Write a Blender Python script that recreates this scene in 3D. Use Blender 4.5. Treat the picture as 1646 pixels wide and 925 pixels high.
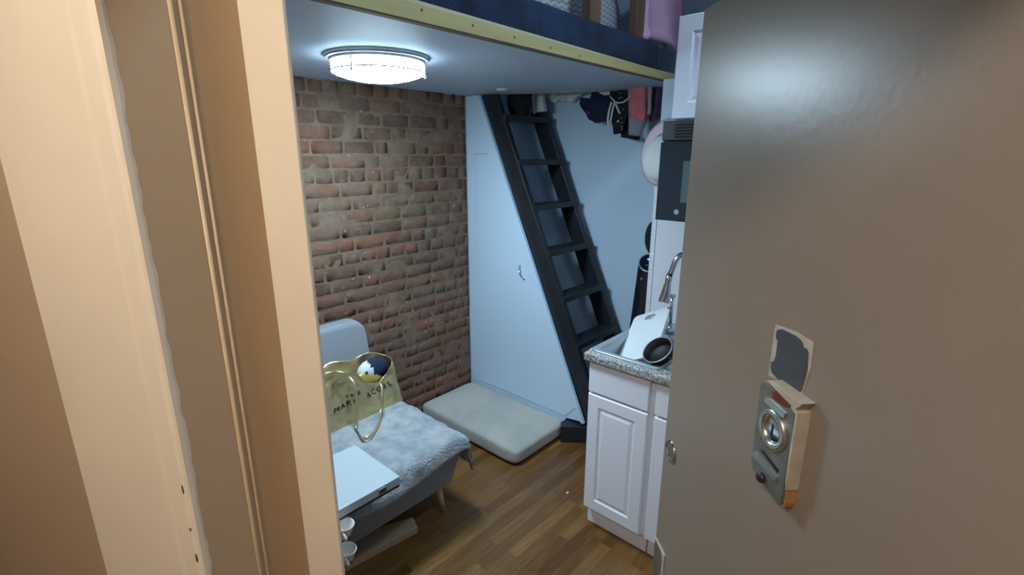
import bpy, bmesh, math, random
from mathutils import Vector, Matrix, noise

for o in list(bpy.data.objects):
    bpy.data.objects.remove(o, do_unlink=True)
SC = bpy.context.scene
COL = SC.collection

# ------------------------------------------------------------------ camera
EYE = Vector((0.0, 0.0, 1.75))
FPX = 800.88
PITCH, ROLL, YAW = 0.263063, 0.00176949, 0.733357
cp, sp = math.cos(PITCH), math.sin(PITCH)
T = Matrix(((math.sin(YAW), -math.cos(YAW), 0), (math.cos(YAW), math.sin(YAW), 0), (0, 0, 1)))
M0 = Matrix(((1, 0, 0), (0, -sp, -cp), (0, cp, -sp)))
RO = Matrix(((math.cos(ROLL), -math.sin(ROLL), 0), (math.sin(ROLL), math.cos(ROLL), 0), (0, 0, 1)))
MC = RO @ M0 @ T                      # world -> (right, down, forward)
cam_d = bpy.data.cameras.new('camera')
cam = bpy.data.objects.new('camera', cam_d)
COL.objects.link(cam)
cam_d.sensor_fit = 'HORIZONTAL'
cam_d.sensor_width = 36.0
cam_d.lens = 36.0 * FPX / 1646.0
cam_d.clip_start = 0.02
r, d, f = MC[0], MC[1], MC[2]
cam.matrix_world = Matrix(((r[0], -d[0], -f[0], EYE[0]), (r[1], -d[1], -f[1], EYE[1]),
                           (r[2], -d[2], -f[2], EYE[2]), (0, 0, 0, 1)))
SC.camera = cam

# ------------------------------------------------------------------ world, exposure, light levels
w = bpy.data.worlds.new('world'); SC.world = w; w.use_nodes = True
w.node_tree.nodes['Background'].inputs[0].default_value = (0.5, 0.6, 0.75, 1)
w.node_tree.nodes['Background'].inputs[1].default_value = 0.0
SC.view_settings.view_transform = 'Standard'
SC.view_settings.look = 'None'
SC.view_settings.exposure = 0.0
SC.view_settings.gamma = 1.0
SC.view_settings.use_curve_mapping = False
ROOM_LAMP = 112.0                      # emission of the round ceiling lamp (cold white)
ROOM_COLOR = (0.60, 0.83, 1.0)
HALL_LAMP = 92.0                      # emission of the hallway lamp (warm white)
HALL_COLOR = (1.0, 0.91, 0.76)
KITCHEN_FILL = 52.0                   # unseen cold fill lamp added over the kitchen side
KITCHEN_FILL_COLOR = (0.62, 0.81, 1.0)

def ray(x, y):
    q = Vector(((x - 823.0) / FPX, (y - 462.5) / FPX, 1.0))
    return MC.transposed() @ q
def atX(x, y, X):
    v = ray(x, y); return EYE + v * (X / v.x)
def atY(x, y, Y):
    v = ray(x, y); return EYE + v * (Y / v.y)
def atZ(x, y, Z):
    v = ray(x, y); return EYE + v * ((Z - EYE.z) / v.z)

# ------------------------------------------------------------------ materials
def mat(name, col, rough=0.5, metal=0.0, noise_amt=0.0, noise_scale=8.0, bump=0.0, bump_scale=60.0,
        col2=None, spec=0.5, sheen=0.0, coat=0.0, emit=0.0, emit_col=None, stretch=None):
    m = bpy.data.materials.new(name); m.use_nodes = True
    nt = m.node_tree; b = nt.nodes['Principled BSDF']
    b.inputs['Base Color'].default_value = (*col, 1)
    b.inputs['Roughness'].default_value = rough
    b.inputs['Metallic'].default_value = metal
    b.inputs['Specular IOR Level'].default_value = spec
    if sheen: b.inputs['Sheen Weight'].default_value = sheen
    if coat: b.inputs['Coat Weight'].default_value = coat
    if emit:
        b.inputs['Emission Color'].default_value = (*(emit_col or col), 1)
        b.inputs['Emission Strength'].default_value = emit
    tc = nt.nodes.new('ShaderNodeTexCoord')
    vec = tc.outputs['Object']
    if stretch:
        mp = nt.nodes.new('ShaderNodeMapping'); mp.inputs['Scale'].default_value = stretch
        nt.links.new(vec, mp.inputs[0]); vec = mp.outputs[0]
    if noise_amt or col2:
        n = nt.nodes.new('ShaderNodeTexNoise'); n.inputs['Scale'].default_value = noise_scale
        n.inputs['Detail'].default_value = 6
        nt.links.new(vec, n.inputs['Vector'])
        rp = nt.nodes.new('ShaderNodeValToRGB')
        c2 = col2 or tuple(max(0, c * (1 - noise_amt)) for c in col)
        rp.color_ramp.elements[0].position = 0.36; rp.color_ramp.elements[0].color = (*c2, 1)
        rp.color_ramp.elements[1].position = 0.64; rp.color_ramp.elements[1].color = (*col, 1)
        nt.links.new(n.outputs['Fac'], rp.inputs[0]); nt.links.new(rp.outputs[0], b.inputs['Base Color'])
    if bump:
        n2 = nt.nodes.new('ShaderNodeTexNoise'); n2.inputs['Scale'].default_value = bump_scale
        n2.inputs['Detail'].default_value = 4
        nt.links.new(vec, n2.inputs['Vector'])
        bp = nt.nodes.new('ShaderNodeBump'); bp.inputs['Strength'].default_value = bump
        bp.inputs['Distance'].default_value = 0.01
        nt.links.new(n2.outputs['Fac'], bp.inputs['Height']); nt.links.new(bp.outputs[0], b.inputs['Normal'])
    return m

def brick_mat(name, is_brick):
    m = bpy.data.materials.new(name); m.use_nodes = True
    nt = m.node_tree; b = nt.nodes['Principled BSDF']; b.inputs['Roughness'].default_value = 0.9
    b.inputs['Specular IOR Level'].default_value = 0.2
    tc = nt.nodes.new('ShaderNodeTexCoord')
    def ns(scale, detail=8, rough=0.6):
        n = nt.nodes.new('ShaderNodeTexNoise'); n.inputs['Scale'].default_value = scale
        n.inputs['Detail'].default_value = detail; n.inputs['Roughness'].default_value = rough
        nt.links.new(tc.outputs['Object'], n.inputs['Vector']); return n.outputs['Fac']
    def ramp(fac, a, bb, ca=(0, 0, 0), cb=(1, 1, 1)):
        r_ = nt.nodes.new('ShaderNodeValToRGB')
        r_.color_ramp.elements[0].position = a; r_.color_ramp.elements[0].color = (*ca, 1)
        r_.color_ramp.elements[1].position = bb; r_.color_ramp.elements[1].color = (*cb, 1)
        nt.links.new(fac, r_.inputs[0]); return r_.outputs[0]
    def mix(fac, a, c, mode='MIX'):
        x = nt.nodes.new('ShaderNodeMix'); x.data_type = 'RGBA'; x.blend_type = mode
        if isinstance(fac, float): x.inputs[0].default_value = fac
        else: nt.links.new(fac, x.inputs[0])
        for s, i in ((a, 6), (c, 7)):
            if isinstance(s, tuple): x.inputs[i].default_value = (*s, 1)
            else: nt.links.new(s, x.inputs[i])
        return x.outputs[2]
    mortar = ramp(ns(14), 0.3, 0.7, (0.150, 0.098, 0.070), (0.235, 0.162, 0.115))
    # mortar colour turns redder towards the lower courses
    sz = nt.nodes.new('ShaderNodeSeparateXYZ'); nt.links.new(tc.outputs['Object'], sz.inputs[0])
    ad = nt.nodes.new('ShaderNodeMath'); ad.operation = 'ADD'; nt.links.new(sz.outputs['Z'], ad.inputs[0])
    n0 = nt.nodes.new('ShaderNodeMath'); n0.operation = 'MULTIPLY'; n0.inputs[1].default_value = 0.8; nt.links.new(ns(3), n0.inputs[0])
    nt.links.new(n0.outputs[0], ad.inputs[1])
    mortar = mix(ramp(ad.outputs[0], 0.80, 1.0, (0.75, 0.75, 0.75), (0.0, 0.0, 0.0)), mortar, (0.185, 0.112, 0.084))
    if is_brick:
        at = nt.nodes.new('ShaderNodeAttribute'); at.attribute_name = 'brick_tone'
        c = at.outputs['Color']
        c = mix(ramp(ns(30), 0.35, 0.7), c, (0.72, 0.68, 0.66), 'MULTIPLY')
        smear = ramp(ns(4.2, 10, 0.72), 0.43, 0.62)
        k = nt.nodes.new('ShaderNodeMath'); k.operation = 'MULTIPLY'; k.inputs[1].default_value = 0.78
        nt.links.new(smear, k.inputs[0])
        c = mix(k.outputs[0], c, mortar)
    else:
        c = mortar
    sp_ = ramp(ns(46, 3, 0.5), 0.735, 0.76)
    c = mix(sp_, c, (0.62, 0.6, 0.56))
    nt.links.new(c, b.inputs['Base Color'])
    bp = nt.nodes.new('ShaderNodeBump'); bp.inputs['Strength'].default_value = 0.7; bp.inputs['Distance'].default_value = 0.012
    nt.links.new(ns(55, 8, 0.65), bp.inputs['Height']); nt.links.new(bp.outputs[0], b.inputs['Normal'])
    return m

def wood_floor_mat():
    m = bpy.data.materials.new('wood_strip_floor'); m.use_nodes = True
    nt = m.node_tree; b = nt.nodes['Principled BSDF']; b.inputs['Roughness'].default_value = 0.32
    tc = nt.nodes.new('ShaderNodeTexCoord'); sx = nt.nodes.new('ShaderNodeSeparateXYZ')
    nt.links.new(tc.outputs['Object'], sx.inputs[0])
    def mth(op, a, c=None):
        n = nt.nodes.new('ShaderNodeMath'); n.operation = op
        for s, i in ((a, 0), (c, 1)):
            if s is None: continue
            if isinstance(s, (int, float)): n.inputs[i].default_value = s
            else: nt.links.new(s, n.inputs[i])
        return n.outputs[0]
    yw = mth('DIVIDE', sx.outputs['Y'], 0.057)
    row = mth('FLOOR', yw)
    wn = nt.nodes.new('ShaderNodeTexWhiteNoise'); wn.noise_dimensions = '1D'; nt.links.new(row, wn.inputs['W'])
    xo = mth('ADD', mth('DIVIDE', sx.outputs['X'], 0.47), mth('MULTIPLY', wn.outputs['Value'], 7.3))
    pid = mth('FLOOR', xo)
    cx = nt.nodes.new('ShaderNodeCombineXYZ'); nt.links.new(pid, cx.inputs[0]); nt.links.new(row, cx.inputs[1])
    wn2 = nt.nodes.new('ShaderNodeTexWhiteNoise'); wn2.noise_dimensions = '2D'; nt.links.new(cx.outputs[0], wn2.inputs['Vector'])
    rp = nt.nodes.new('ShaderNodeValToRGB'); e = rp.color_ramp.elements
    e[0].position = 0; e[0].color = (0.12, 0.050, 0.014, 1)
    e[1].position = 1; e[1].color = (0.27, 0.140, 0.043, 1)
    for p_, c_ in ((0.25, (0.175, 0.078, 0.021)), (0.5, (0.19, 0.090, 0.027)), (0.75, (0.22, 0.110, 0.033))):
        q = e.new(p_); q.color = (*c_, 1)
    nt.links.new(wn2.outputs['Value'], rp.inputs[0])
    mp = nt.nodes.new('ShaderNodeMapping'); mp.inputs['Scale'].default_value = (3.0, 34.0, 1)
    nt.links.new(tc.outputs['Object'], mp.inputs[0])
    n = nt.nodes.new('ShaderNodeTexNoise'); n.inputs['Scale'].default_value = 2.2; n.inputs['Detail'].default_value = 8
    n.noise_dimensions = '4D'; nt.links.new(mp.outputs[0], n.inputs['Vector']); nt.links.new(wn2.outputs['Value'], n.inputs['W'])
    g = nt.nodes.new('ShaderNodeValToRGB'); g.color_ramp.elements[0].position = 0.3; g.color_ramp.elements[0].color = (0.55, 0.5, 0.45, 1)
    g.color_ramp.elements[1].position = 0.68
    nt.links.new(n.outputs['Fac'], g.inputs[0])
    mx = nt.nodes.new('ShaderNodeMix'); mx.data_type = 'RGBA'; mx.blend_type = 'MULTIPLY'; mx.inputs[0].default_value = 0.85
    nt.links.new(rp.outputs[0], mx.inputs[6]); nt.links.new(g.outputs[0], mx.inputs[7])
    # seams
    fy = mth('FRACT', yw); fx = mth('FRACT', xo)
    s1 = mth('LESS_THAN', fy, 0.025); s2 = mth('LESS_THAN', fx, 0.004)
    sm = mth('MAXIMUM', s1, s2)
    m2 = nt.nodes.new('ShaderNodeMix'); m2.data_type = 'RGBA'; m2.inputs[7].default_value = (0.10, 0.055, 0.025, 1)
    nt.links.new(mth('MULTIPLY', sm, 0.6), m2.inputs[0]); nt.links.new(mx.outputs[2], m2.inputs[6])
    nt.links.new(m2.outputs[2], b.inputs['Base Color'])
    bp = nt.nodes.new('ShaderNodeBump'); bp.inputs['Strength'].default_value = 0.12; bp.inputs['Distance'].default_value = 0.004
    nt.links.new(n.outputs['Fac'], bp.inputs['Height']); nt.links.new(bp.outputs[0], b.inputs['Normal'])
    return m

def speckle_mat(name, a, b_, c_, rough=0.25):
    m = bpy.data.materials.new(name); m.use_nodes = True
    nt = m.node_tree; b = nt.nodes['Principled BSDF']; b.inputs['Roughness'].default_value = rough
    tc = nt.nodes.new('ShaderNodeTexCoord')
    v = nt.nodes.new('ShaderNodeTexNoise'); v.inputs['Scale'].default_value = 170; v.inputs['Detail'].default_value = 3
    nt.links.new(tc.outputs['Object'], v.inputs['Vector'])
    rp = nt.nodes.new('ShaderNodeValToRGB'); e = rp.color_ramp.elements
    e[0].position = 0.36; e[0].color = (*a, 1); e[1].position = 0.66; e[1].color = (*c_, 1)
    q = e.new(0.5); q.color = (*b_, 1)
    nt.links.new(v.outputs['Fac'], rp.inputs[0]); nt.links.new(rp.outputs[0], b.inputs['Base Color'])
    return m

def chevron_mat(name, a, b_):
    m = bpy.data.materials.new(name); m.use_nodes = True
    nt = m.node_tree; b = nt.nodes['Principled BSDF']; b.inputs['Roughness'].default_value = 0.9
    tc = nt.nodes.new('ShaderNodeTexCoord'); sx = nt.nodes.new('ShaderNodeSeparateXYZ')
    nt.links.new(tc.outputs['Object'], sx.inputs[0])
    def mth(op, a_, c=None):
        n = nt.nodes.new('ShaderNodeMath'); n.operation = op
        for s, i in ((a_, 0), (c, 1)):
            if s is None: continue
            if isinstance(s, (int, float)): n.inputs[i].default_value = s
            else: nt.links.new(s, n.inputs[i])
        return n.outputs[0]
    zz = mth('PINGPONG', mth('MULTIPLY', sx.outputs['X'], 24.0), 0.5)
    k = mth('FRACT', mth('ADD', mth('MULTIPLY', sx.outputs['Z'], 42.0), zz))
    rp = nt.nodes.new('ShaderNodeValToRGB'); e = rp.color_ramp.elements
    e[0].position = 0.42; e[0].color = (*a, 1); e[1].position = 0.58; e[1].color = (*b_, 1)
    nt.links.new(k, rp.inputs[0]); nt.links.new(rp.outputs[0], b.inputs['Base Color'])
    return m

MT = {}
MT['brick'] = brick_mat('old_red_brick', True)
MT['mortar'] = brick_mat('lime_mortar', False)
MT['floor'] = wood_floor_mat()
MT['white_wall'] = mat('white_wall_paint', (0.57, 0.72, 0.87), 0.55, bump=0.05, bump_scale=90)
MT['closet'] = mat('white_panel_paint', (0.58, 0.72, 0.86), 0.4, bump=0.03, bump_scale=60)
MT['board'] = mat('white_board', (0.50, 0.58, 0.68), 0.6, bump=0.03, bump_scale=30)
MT['dark'] = mat('black_paint', (0.016, 0.019, 0.025), 0.42, noise_amt=0.3, noise_scale=12, bump=0.08, bump_scale=50)
MT['yellow'] = mat('yellow_pine', (0.62, 0.52, 0.22), 0.5, noise_amt=0.12, noise_scale=3, stretch=(1, 12, 12))
MT['yellow_pale'] = mat('pale_pine', (0.66, 0.62, 0.42), 0.5, noise_amt=0.1, noise_scale=3, stretch=(1, 12, 12))
MT['raw_wood'] = mat('raw_wood_edge', (0.17, 0.12, 0.09), 0.8, noise_amt=0.3, noise_scale=6)
MT['post'] = mat('brown_wood', (0.22, 0.13, 0.07), 0.5, noise_amt=0.35, noise_scale=4, stretch=(8, 8, 1))
MT['navy_carpet'] = mat('navy_plush', (0.012, 0.034, 0.088), 0.95, noise_amt=0.6, noise_scale=9, bump=0.8, bump_scale=110, sheen=0.08)
MT['pink_cloth'] = mat('pink_cloth', (0.85, 0.50, 0.70), 0.9, noise_amt=0.1)
MT['chevron'] = chevron_mat('white_herringbone', (0.34, 0.40, 0.45), (0.66, 0.70, 0.72))
MT['cream'] = mat('cream_gloss_paint', (0.82, 0.74, 0.63), 0.35, noise_amt=0.05, noise_scale=5, bump=0.12, bump_scale=14)
MT['tan'] = mat('tan_gloss_paint', (0.56, 0.41, 0.265), 0.45, noise_amt=0.06, noise_scale=4, bump=0.05, bump_scale=20)
MT['hall_wall'] = mat('tan_wall_paint', (0.43, 0.33, 0.235), 0.6, noise_amt=0.06, noise_scale=3, bump=0.05, bump_scale=40)
MT['door'] = mat('taupe_door_paint', (0.285, 0.235, 0.195), 0.33, noise_amt=0.05, noise_scale=3, bump=0.035, bump_scale=70, spec=0.45)
MT['steel'] = mat('worn_steel', (0.36, 0.35, 0.31), 0.42, metal=0.75, noise_amt=0.25, noise_scale=30)
MT['steel_bright'] = mat('bright_steel', (0.62, 0.62, 0.58), 0.25, metal=0.9)
MT['chrome'] = mat('chrome', (0.72, 0.74, 0.76), 0.12, metal=1.0)
MT['patch'] = mat('blue_grey_paint_patch', (0.075, 0.08, 0.10), 0.6, noise_amt=0.2, noise_scale=20)
MT['bare_edge'] = mat('bare_paint_edge', (0.55, 0.50, 0.43), 0.6, noise_amt=0.2, noise_scale=30)
MT['raw_orange'] = mat('orange_raw_wood', (0.52, 0.27, 0.10), 0.6, noise_amt=0.3, noise_scale=14, stretch=(6, 6, 1))
MT['rust'] = mat('red_primer', (0.20, 0.04, 0.03), 0.6, noise_amt=0.4, noise_scale=30)
MT['cabinet'] = mat('white_cabinet', (0.76, 0.80, 0.92), 0.35)
MT['counter'] = speckle_mat('speckled_granite', (0.09, 0.09, 0.09), (0.30, 0.30, 0.30), (0.60, 0.59, 0.57))
MT['sink'] = mat('grey_sink', (0.36, 0.42, 0.46), 0.3, metal=0.35)
MT['plastic_white'] = mat('white_plastic', (0.66, 0.69, 0.71), 0.4)
MT['black_gloss'] = mat('black_gloss', (0.012, 0.013, 0.018), 0.18)
MT['black_satin'] = mat('black_satin', (0.02, 0.024, 0.032), 0.4)
MT['pan_black'] = mat('nonstick_black', (0.004, 0.004, 0.007), 0.5, spec=0.25)
MT['glass_dark'] = mat('dark_oven_glass', (0.018, 0.03, 0.045), 0.12)
MT['glass_window'] = mat('grey_oven_window', (0.09, 0.13, 0.15), 0.25)
MT['sofa'] = mat('grey_blue_upholstery', (0.235, 0.245, 0.265), 0.9, noise_amt=0.06, noise_scale=120, bump=0.15, bump_scale=300, sheen=0.2)
MT['blanket'] = mat('light_grey_fleece', (0.38, 0.385, 0.40), 0.95, col2=(0.22, 0.245, 0.275), noise_scale=16, bump=0.9, bump_scale=85, sheen=0.4)
MT['cushion'] = mat('grey_plush', (0.48, 0.45, 0.40), 0.95, col2=(0.38, 0.365, 0.335), noise_scale=5, bump=0.4, bump_scale=120, sheen=0.4)
MT['pale_leg'] = mat('pale_beech', (0.60, 0.40, 0.24), 0.5, noise_amt=0.15, noise_scale=6, stretch=(6, 6, 1))
MT['gold'] = mat('gold_foil_fabric', (0.66, 0.53, 0.28), 0.32, metal=0.75, noise_amt=0.12, noise_scale=9, bump=0.5, bump_scale=26)
MT['gold_in'] = mat('yellow_gold_foil', (0.70, 0.50, 0.10), 0.35, metal=0.5, noise_amt=0.4, noise_scale=14, bump=0.8, bump_scale=22)
MT['print'] = mat('black_print', (0.015, 0.014, 0.012), 0.7)
MT['white_cloth'] = mat('white_cloth', (0.70, 0.71, 0.72), 0.9, noise_amt=0.1)
MT['navy_cloth'] = mat('navy_cloth', (0.012, 0.016, 0.055), 0.9, noise_amt=0.2, noise_scale=20)
MT['black_cloth'] = mat('black_cloth', (0.010, 0.010, 0.018), 0.95, noise_amt=0.2, noise_scale=20)
MT['coral'] = mat('coral_cloth', (0.78, 0.20, 0.24), 0.9, noise_amt=0.2, noise_scale=12)
MT['grey_cloth'] = mat('grey_cloth', (0.30, 0.30, 0.36), 0.9, noise_amt=0.12, noise_scale=12)
MT['beige_cloth'] = mat('beige_cloth', (0.42, 0.38, 0.36), 0.9, noise_amt=0.15, noise_scale=12)
MT['plum'] = mat('plum_cloth', (0.075, 0.045, 0.10), 0.9, noise_amt=0.3, noise_scale=16)
MT['pink_hat'] = mat('pale_pink_felt', (0.78, 0.60, 0.70), 0.85, noise_amt=0.06)
MT['tile'] = mat('white_tile', (0.72, 0.72, 0.78), 0.2)
MT['grout'] = mat('grey_grout', (0.42, 0.40, 0.44), 0.8)
MT['table_white'] = mat('white_laminate', (0.44, 0.49, 0.52), 0.35)
MT['cardboard'] = mat('cardboard', (0.42, 0.29, 0.19), 0.8, noise_amt=0.1)
MT['ceramic'] = mat('white_ceramic', (0.72, 0.70, 0.66), 0.25)
MT['blue_led'] = mat('blue_led', (0.05, 0.15, 1.0), 0.4, emit=6.0, emit_col=(0.03, 0.12, 1.0))
MT['lamp_room'] = mat('lit_opal_glass', (0.9, 0.9, 0.9), 0.4, emit=ROOM_LAMP, emit_col=ROOM_COLOR)
MT['lamp_hall'] = mat('lit_warm_glass', (0.9, 0.9, 0.9), 0.4, emit=HALL_LAMP, emit_col=HALL_COLOR)
MT['lamp_room_side'] = mat('lit_opal_glass_side', (0.9, 0.9, 0.9), 0.4, emit=ROOM_LAMP * 0.13, emit_col=ROOM_COLOR)
MT['fill_kitchen'] = mat('fill_lamp_glass', (0.9, 0.9, 0.9), 0.4, emit=KITCHEN_FILL, emit_col=KITCHEN_FILL_COLOR)
MT['lamp_rim'] = mat('brushed_nickel', (0.55, 0.57, 0.60), 0.35, metal=0.6)
MT['blue_dot'] = mat('blue_button', (0.02, 0.08, 0.16), 0.4)

# ------------------------------------------------------------------ helpers
def setp(o, label=None, cat=None, group=None, kind=None):
    if label: o['label'] = label
    if cat: o['category'] = cat
    if group: o['group'] = group
    if kind: o['kind'] = kind
    return o

def thing(name, label, cat, loc=(0, 0, 0), group=None):
    o = bpy.data.objects.new(name, None); COL.objects.link(o)
    o.empty_display_size = 0.05
    o.location = loc
    return setp(o, label, cat, group)

def obj(name, bm, m, parent=None, smooth=False, label=None):
    """bm is in world coordinates; the object's origin goes to its own base centre."""
    bm.normal_update()
    me = bpy.data.meshes.new(name)
    xs = [v.co.x for v in bm.verts]; ys = [v.co.y for v in bm.verts]; zs = [v.co.z for v in bm.verts]
    c = Vector(((min(xs) + max(xs)) / 2, (min(ys) + max(ys)) / 2, min(zs)))
    bmesh.ops.translate(bm, verts=bm.verts, vec=-c)
    bm.to_mesh(me); bm.free()
    ms = m if isinstance(m, (list, tuple)) else [m]
    for x in ms: me.materials.append(MT[x])
    if smooth:
        for p in me.polygons: p.use_smooth = True
    o = bpy.data.objects.new(name, me); COL.objects.link(o)
    o.location = c
    if parent is not None:
        o.parent = parent
        pw = wloc(parent)
        o.location = c - pw
    if label: o['label'] = label
    return o

def wloc(o):
    p = Vector(o.location)
    while o.parent is not None:
        o = o.parent; p += Vector(o.location)
    return p

def struct(name, bm, m, smooth=False, label=None, cat=None):
    o = obj(name, bm, m, None, smooth)
    return setp(o, label, cat, None, 'structure')

def box(bm, x0, x1, y0, y1, z0, z1, bev=0.0, seg=2, mi=0):
    r_ = bmesh.ops.create_cube(bm, size=1.0)
    vs = r_['verts']
    for v in vs:
        v.co = Vector((x0 + (v.co.x + .5) * (x1 - x0), y0 + (v.co.y + .5) * (y1 - y0), z0 + (v.co.z + .5) * (z1 - z0)))
    fs = set(f_ for v in vs for f_ in v.link_faces)
    for f_ in fs: f_.material_index = mi
    if bev:
        es = list(set(e for v in vs for e in v.link_edges))
        rr = bmesh.ops.bevel(bm, geom=es, offset=bev, segments=seg, affect='EDGES', profile=0.5)
        for f_ in rr['faces']: f_.material_index = mi
    return bm

def newbox(*a, **k):
    return box(bmesh.new(), *a, **k)

def prism(bm, pts, axis, a0, a1, bev=0.0, seg=2, mi=0):
    """closed outline of 2D pts extruded along axis ('X','Y','Z') from a0 to a1"""
    def P(p, a):
        if axis == 'X': return Vector((a, p[0], p[1]))
        if axis == 'Y': return Vector((p[0], a, p[1]))
        return Vector((p[0], p[1], a))
    A = [bm.verts.new(P(p, a0)) for p in pts]
    B = [bm.verts.new(P(p, a1)) for p in pts]
    n = len(pts)
    fs = [bm.faces.new(A), bm.faces.new(B[::-1])]
    for i in range(n):
        fs.append(bm.faces.new((A[i], B[i], B[(i + 1) % n], A[(i + 1) % n])))
    for f_ in fs: f_.material_index = mi
    bmesh.ops.recalc_face_normals(bm, faces=fs)
    if bev:
        es = list(set(e for f_ in fs for e in f_.edges))
        rr = bmesh.ops.bevel(bm, geom=es, offset=bev, segments=seg, affect='EDGES', profile=0.5)
        for f_ in rr['faces']: f_.material_index = mi
    return bm

def frame_of(t):
    t = t.normalized()
    up = Vector((0, 0, 1)) if abs(t.z) < 0.95 else Vector((1, 0, 0))
    s = t.cross(up).normalized(); u_ = s.cross(t).normalized()
    return s, u_

def tube(bm, path, rad, n=10, cap=True, flat=None, mi=0):
    """tube along path; rad number or list; flat=(wide, thick) multipliers"""
    path = [Vector(p) for p in path]
    rings = []
    ps = None
    for i, p in enumerate(path):
        t = (path[min(i + 1, len(path) - 1)] - path[max(i - 1, 0)])
        s, u_ = frame_of(t)
        if ps is not None and s.dot(ps) < 0: s, u_ = -s, -u_
        ps = s
        rr = rad[i] if isinstance(rad, (list, tuple)) else rad
        a, b_ = (flat if flat else (1, 1))
        rings.append([bm.verts.new(p + s * math.cos(2 * math.pi * k / n) * rr * a + u_ * math.sin(2 * math.pi * k / n) * rr * b_) for k in range(n)])
    fs = []
    for i in range(len(rings) - 1):
        for k in range(n):
            fs.append(bm.faces.new((rings[i][k], rings[i][(k + 1) % n], rings[i + 1][(k + 1) % n], rings[i + 1][k])))
    if cap:
        fs.append(bm.faces.new(rings[0][::-1])); fs.append(bm.faces.new(rings[-1]))
    for f_ in fs: f_.material_index = mi
    bmesh.ops.recalc_face_normals(bm, faces=fs)
    return bm

def lathe(bm, prof, origin, axis=(0, 0, 1), n=32, mi=0, closed=False):
    """prof: list of (radius, height) along axis from origin"""
    ax = Vector(axis).normalized(); s, u_ = frame_of(ax)
    O = Vector(origin); rings = []
    for (rr, h) in prof:
        if rr < 1e-6:
            rings.append([bm.verts.new(O + ax * h)])
        else:
            rings.append([bm.verts.new(O + ax * h + (s * math.cos(2 * math.pi * k / n) + u_ * math.sin(2 * math.pi * k / n)) * rr) for k in range(n)])
    fs = []
    L = len(rings)
    for i in range(L if closed else L - 1):
        a, b_ = rings[i], rings[(i + 1) % L]
        for k in range(n):
            k2 = (k + 1) % n
            if len(a) == 1 and len(b_) == 1: continue
            if len(a) == 1: fs.append(bm.faces.new((a[0], b_[k2], b_[k])))
            elif len(b_) == 1: fs.append(bm.faces.new((a[k], a[k2], b_[0])))
            else: fs.append(bm.faces.new((a[k], a[k2], b_[k2], b_[k])))
    for f_ in fs: f_.material_index = mi
    bmesh.ops.recalc_face_normals(bm, faces=fs)
    return bm

def grid(bm, nu, nv, fn, wrap=False, mi=0):
    V = [[bm.verts.new(fn(i / (nu if wrap else nu - 1), j / (nv - 1))) for j in range(nv)] for i in range(nu)]
    fs = []
    for i in range(nu if wrap else nu - 1):
        for j in range(nv - 1):
            fs.append(bm.faces.new((V[i][j], V[(i + 1) % nu][j], V[(i + 1) % nu][j + 1], V[i][j + 1])))
    for f_ in fs: f_.material_index = mi
    bmesh.ops.recalc_face_normals(bm, faces=fs)
    return bm

def mod_solid(o, th, off=-1):
    m = o.modifiers.new('thick', 'SOLIDIFY'); m.thickness = th; m.offset = off
def mod_sub(o, lv=1):
    m = o.modifiers.new('smooth', 'SUBSURF'); m.levels = lv; m.render_levels = lv
def mod_bevel(o, wd, seg=2):
    m = o.modifiers.new('bevel', 'BEVEL'); m.width = wd; m.segments = seg; m.limit_method = 'ANGLE'

def rrect(x0, x1, y0, y1, rad, n=6):
    out = []
    for cx, cy, a0 in ((x1 - rad, y1 - rad, 0), (x0 + rad, y1 - rad, 90), (x0 + rad, y0 + rad, 180), (x1 - rad, y0 + rad, 270)):
        for k in range(n + 1):
            a = math.radians(a0 + 90 * k / n)
            out.append((cx + rad * math.cos(a), cy + rad * math.sin(a)))
    return out

# entry wall frame: A runs along the wall to the left, N points into the room
FW = Vector((math.cos(YAW), math.sin(YAW), 0)); RT = Vector((math.sin(YAW), -math.cos(YAW), 0))
def bdir(b):
    b = math.radians(b); return FW * math.cos(b) + RT * math.sin(b)
A_ = bdir(-66); N_ = bdir(24)
NC, NW, NS, NR = 0.335, 0.355, 0.504, 0.53      # casing face, hall wall face, stop face, room face
def an(a, n, z=0.0):
    v = A_ * a + N_ * n; return Vector((v.x, v.y, z))
def an2(a, n):
    v = A_ * a + N_ * n; return (v.x, v.y)
def anprism(bm, pts, z0, z1, bev=0.0, mi=0):
    return prism(bm, [an2(*p) for p in pts], 'Z', z0, z1, bev, mi=mi)

# ------------------------------------------------------------------ main dimensions
YB = 2.53          # brick wall face
XP = 2.355         # closet panel face
XK = 2.36          # kitchen wall face
YK = 1.165         # end of the kitchen wall
XB = 2.93          # back wall of the ladder alcove
ZL = 2.109         # underside of the loft
HC = 3.2           # room ceiling

# ------------------------------------------------------------------ floor, walls, ceilings
struct('floor', newbox(-3.4, 3.1, -2.2, 3.6, -0.05, 0.0), 'floor', label='brown wood strip floor running toward the ladder')

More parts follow.
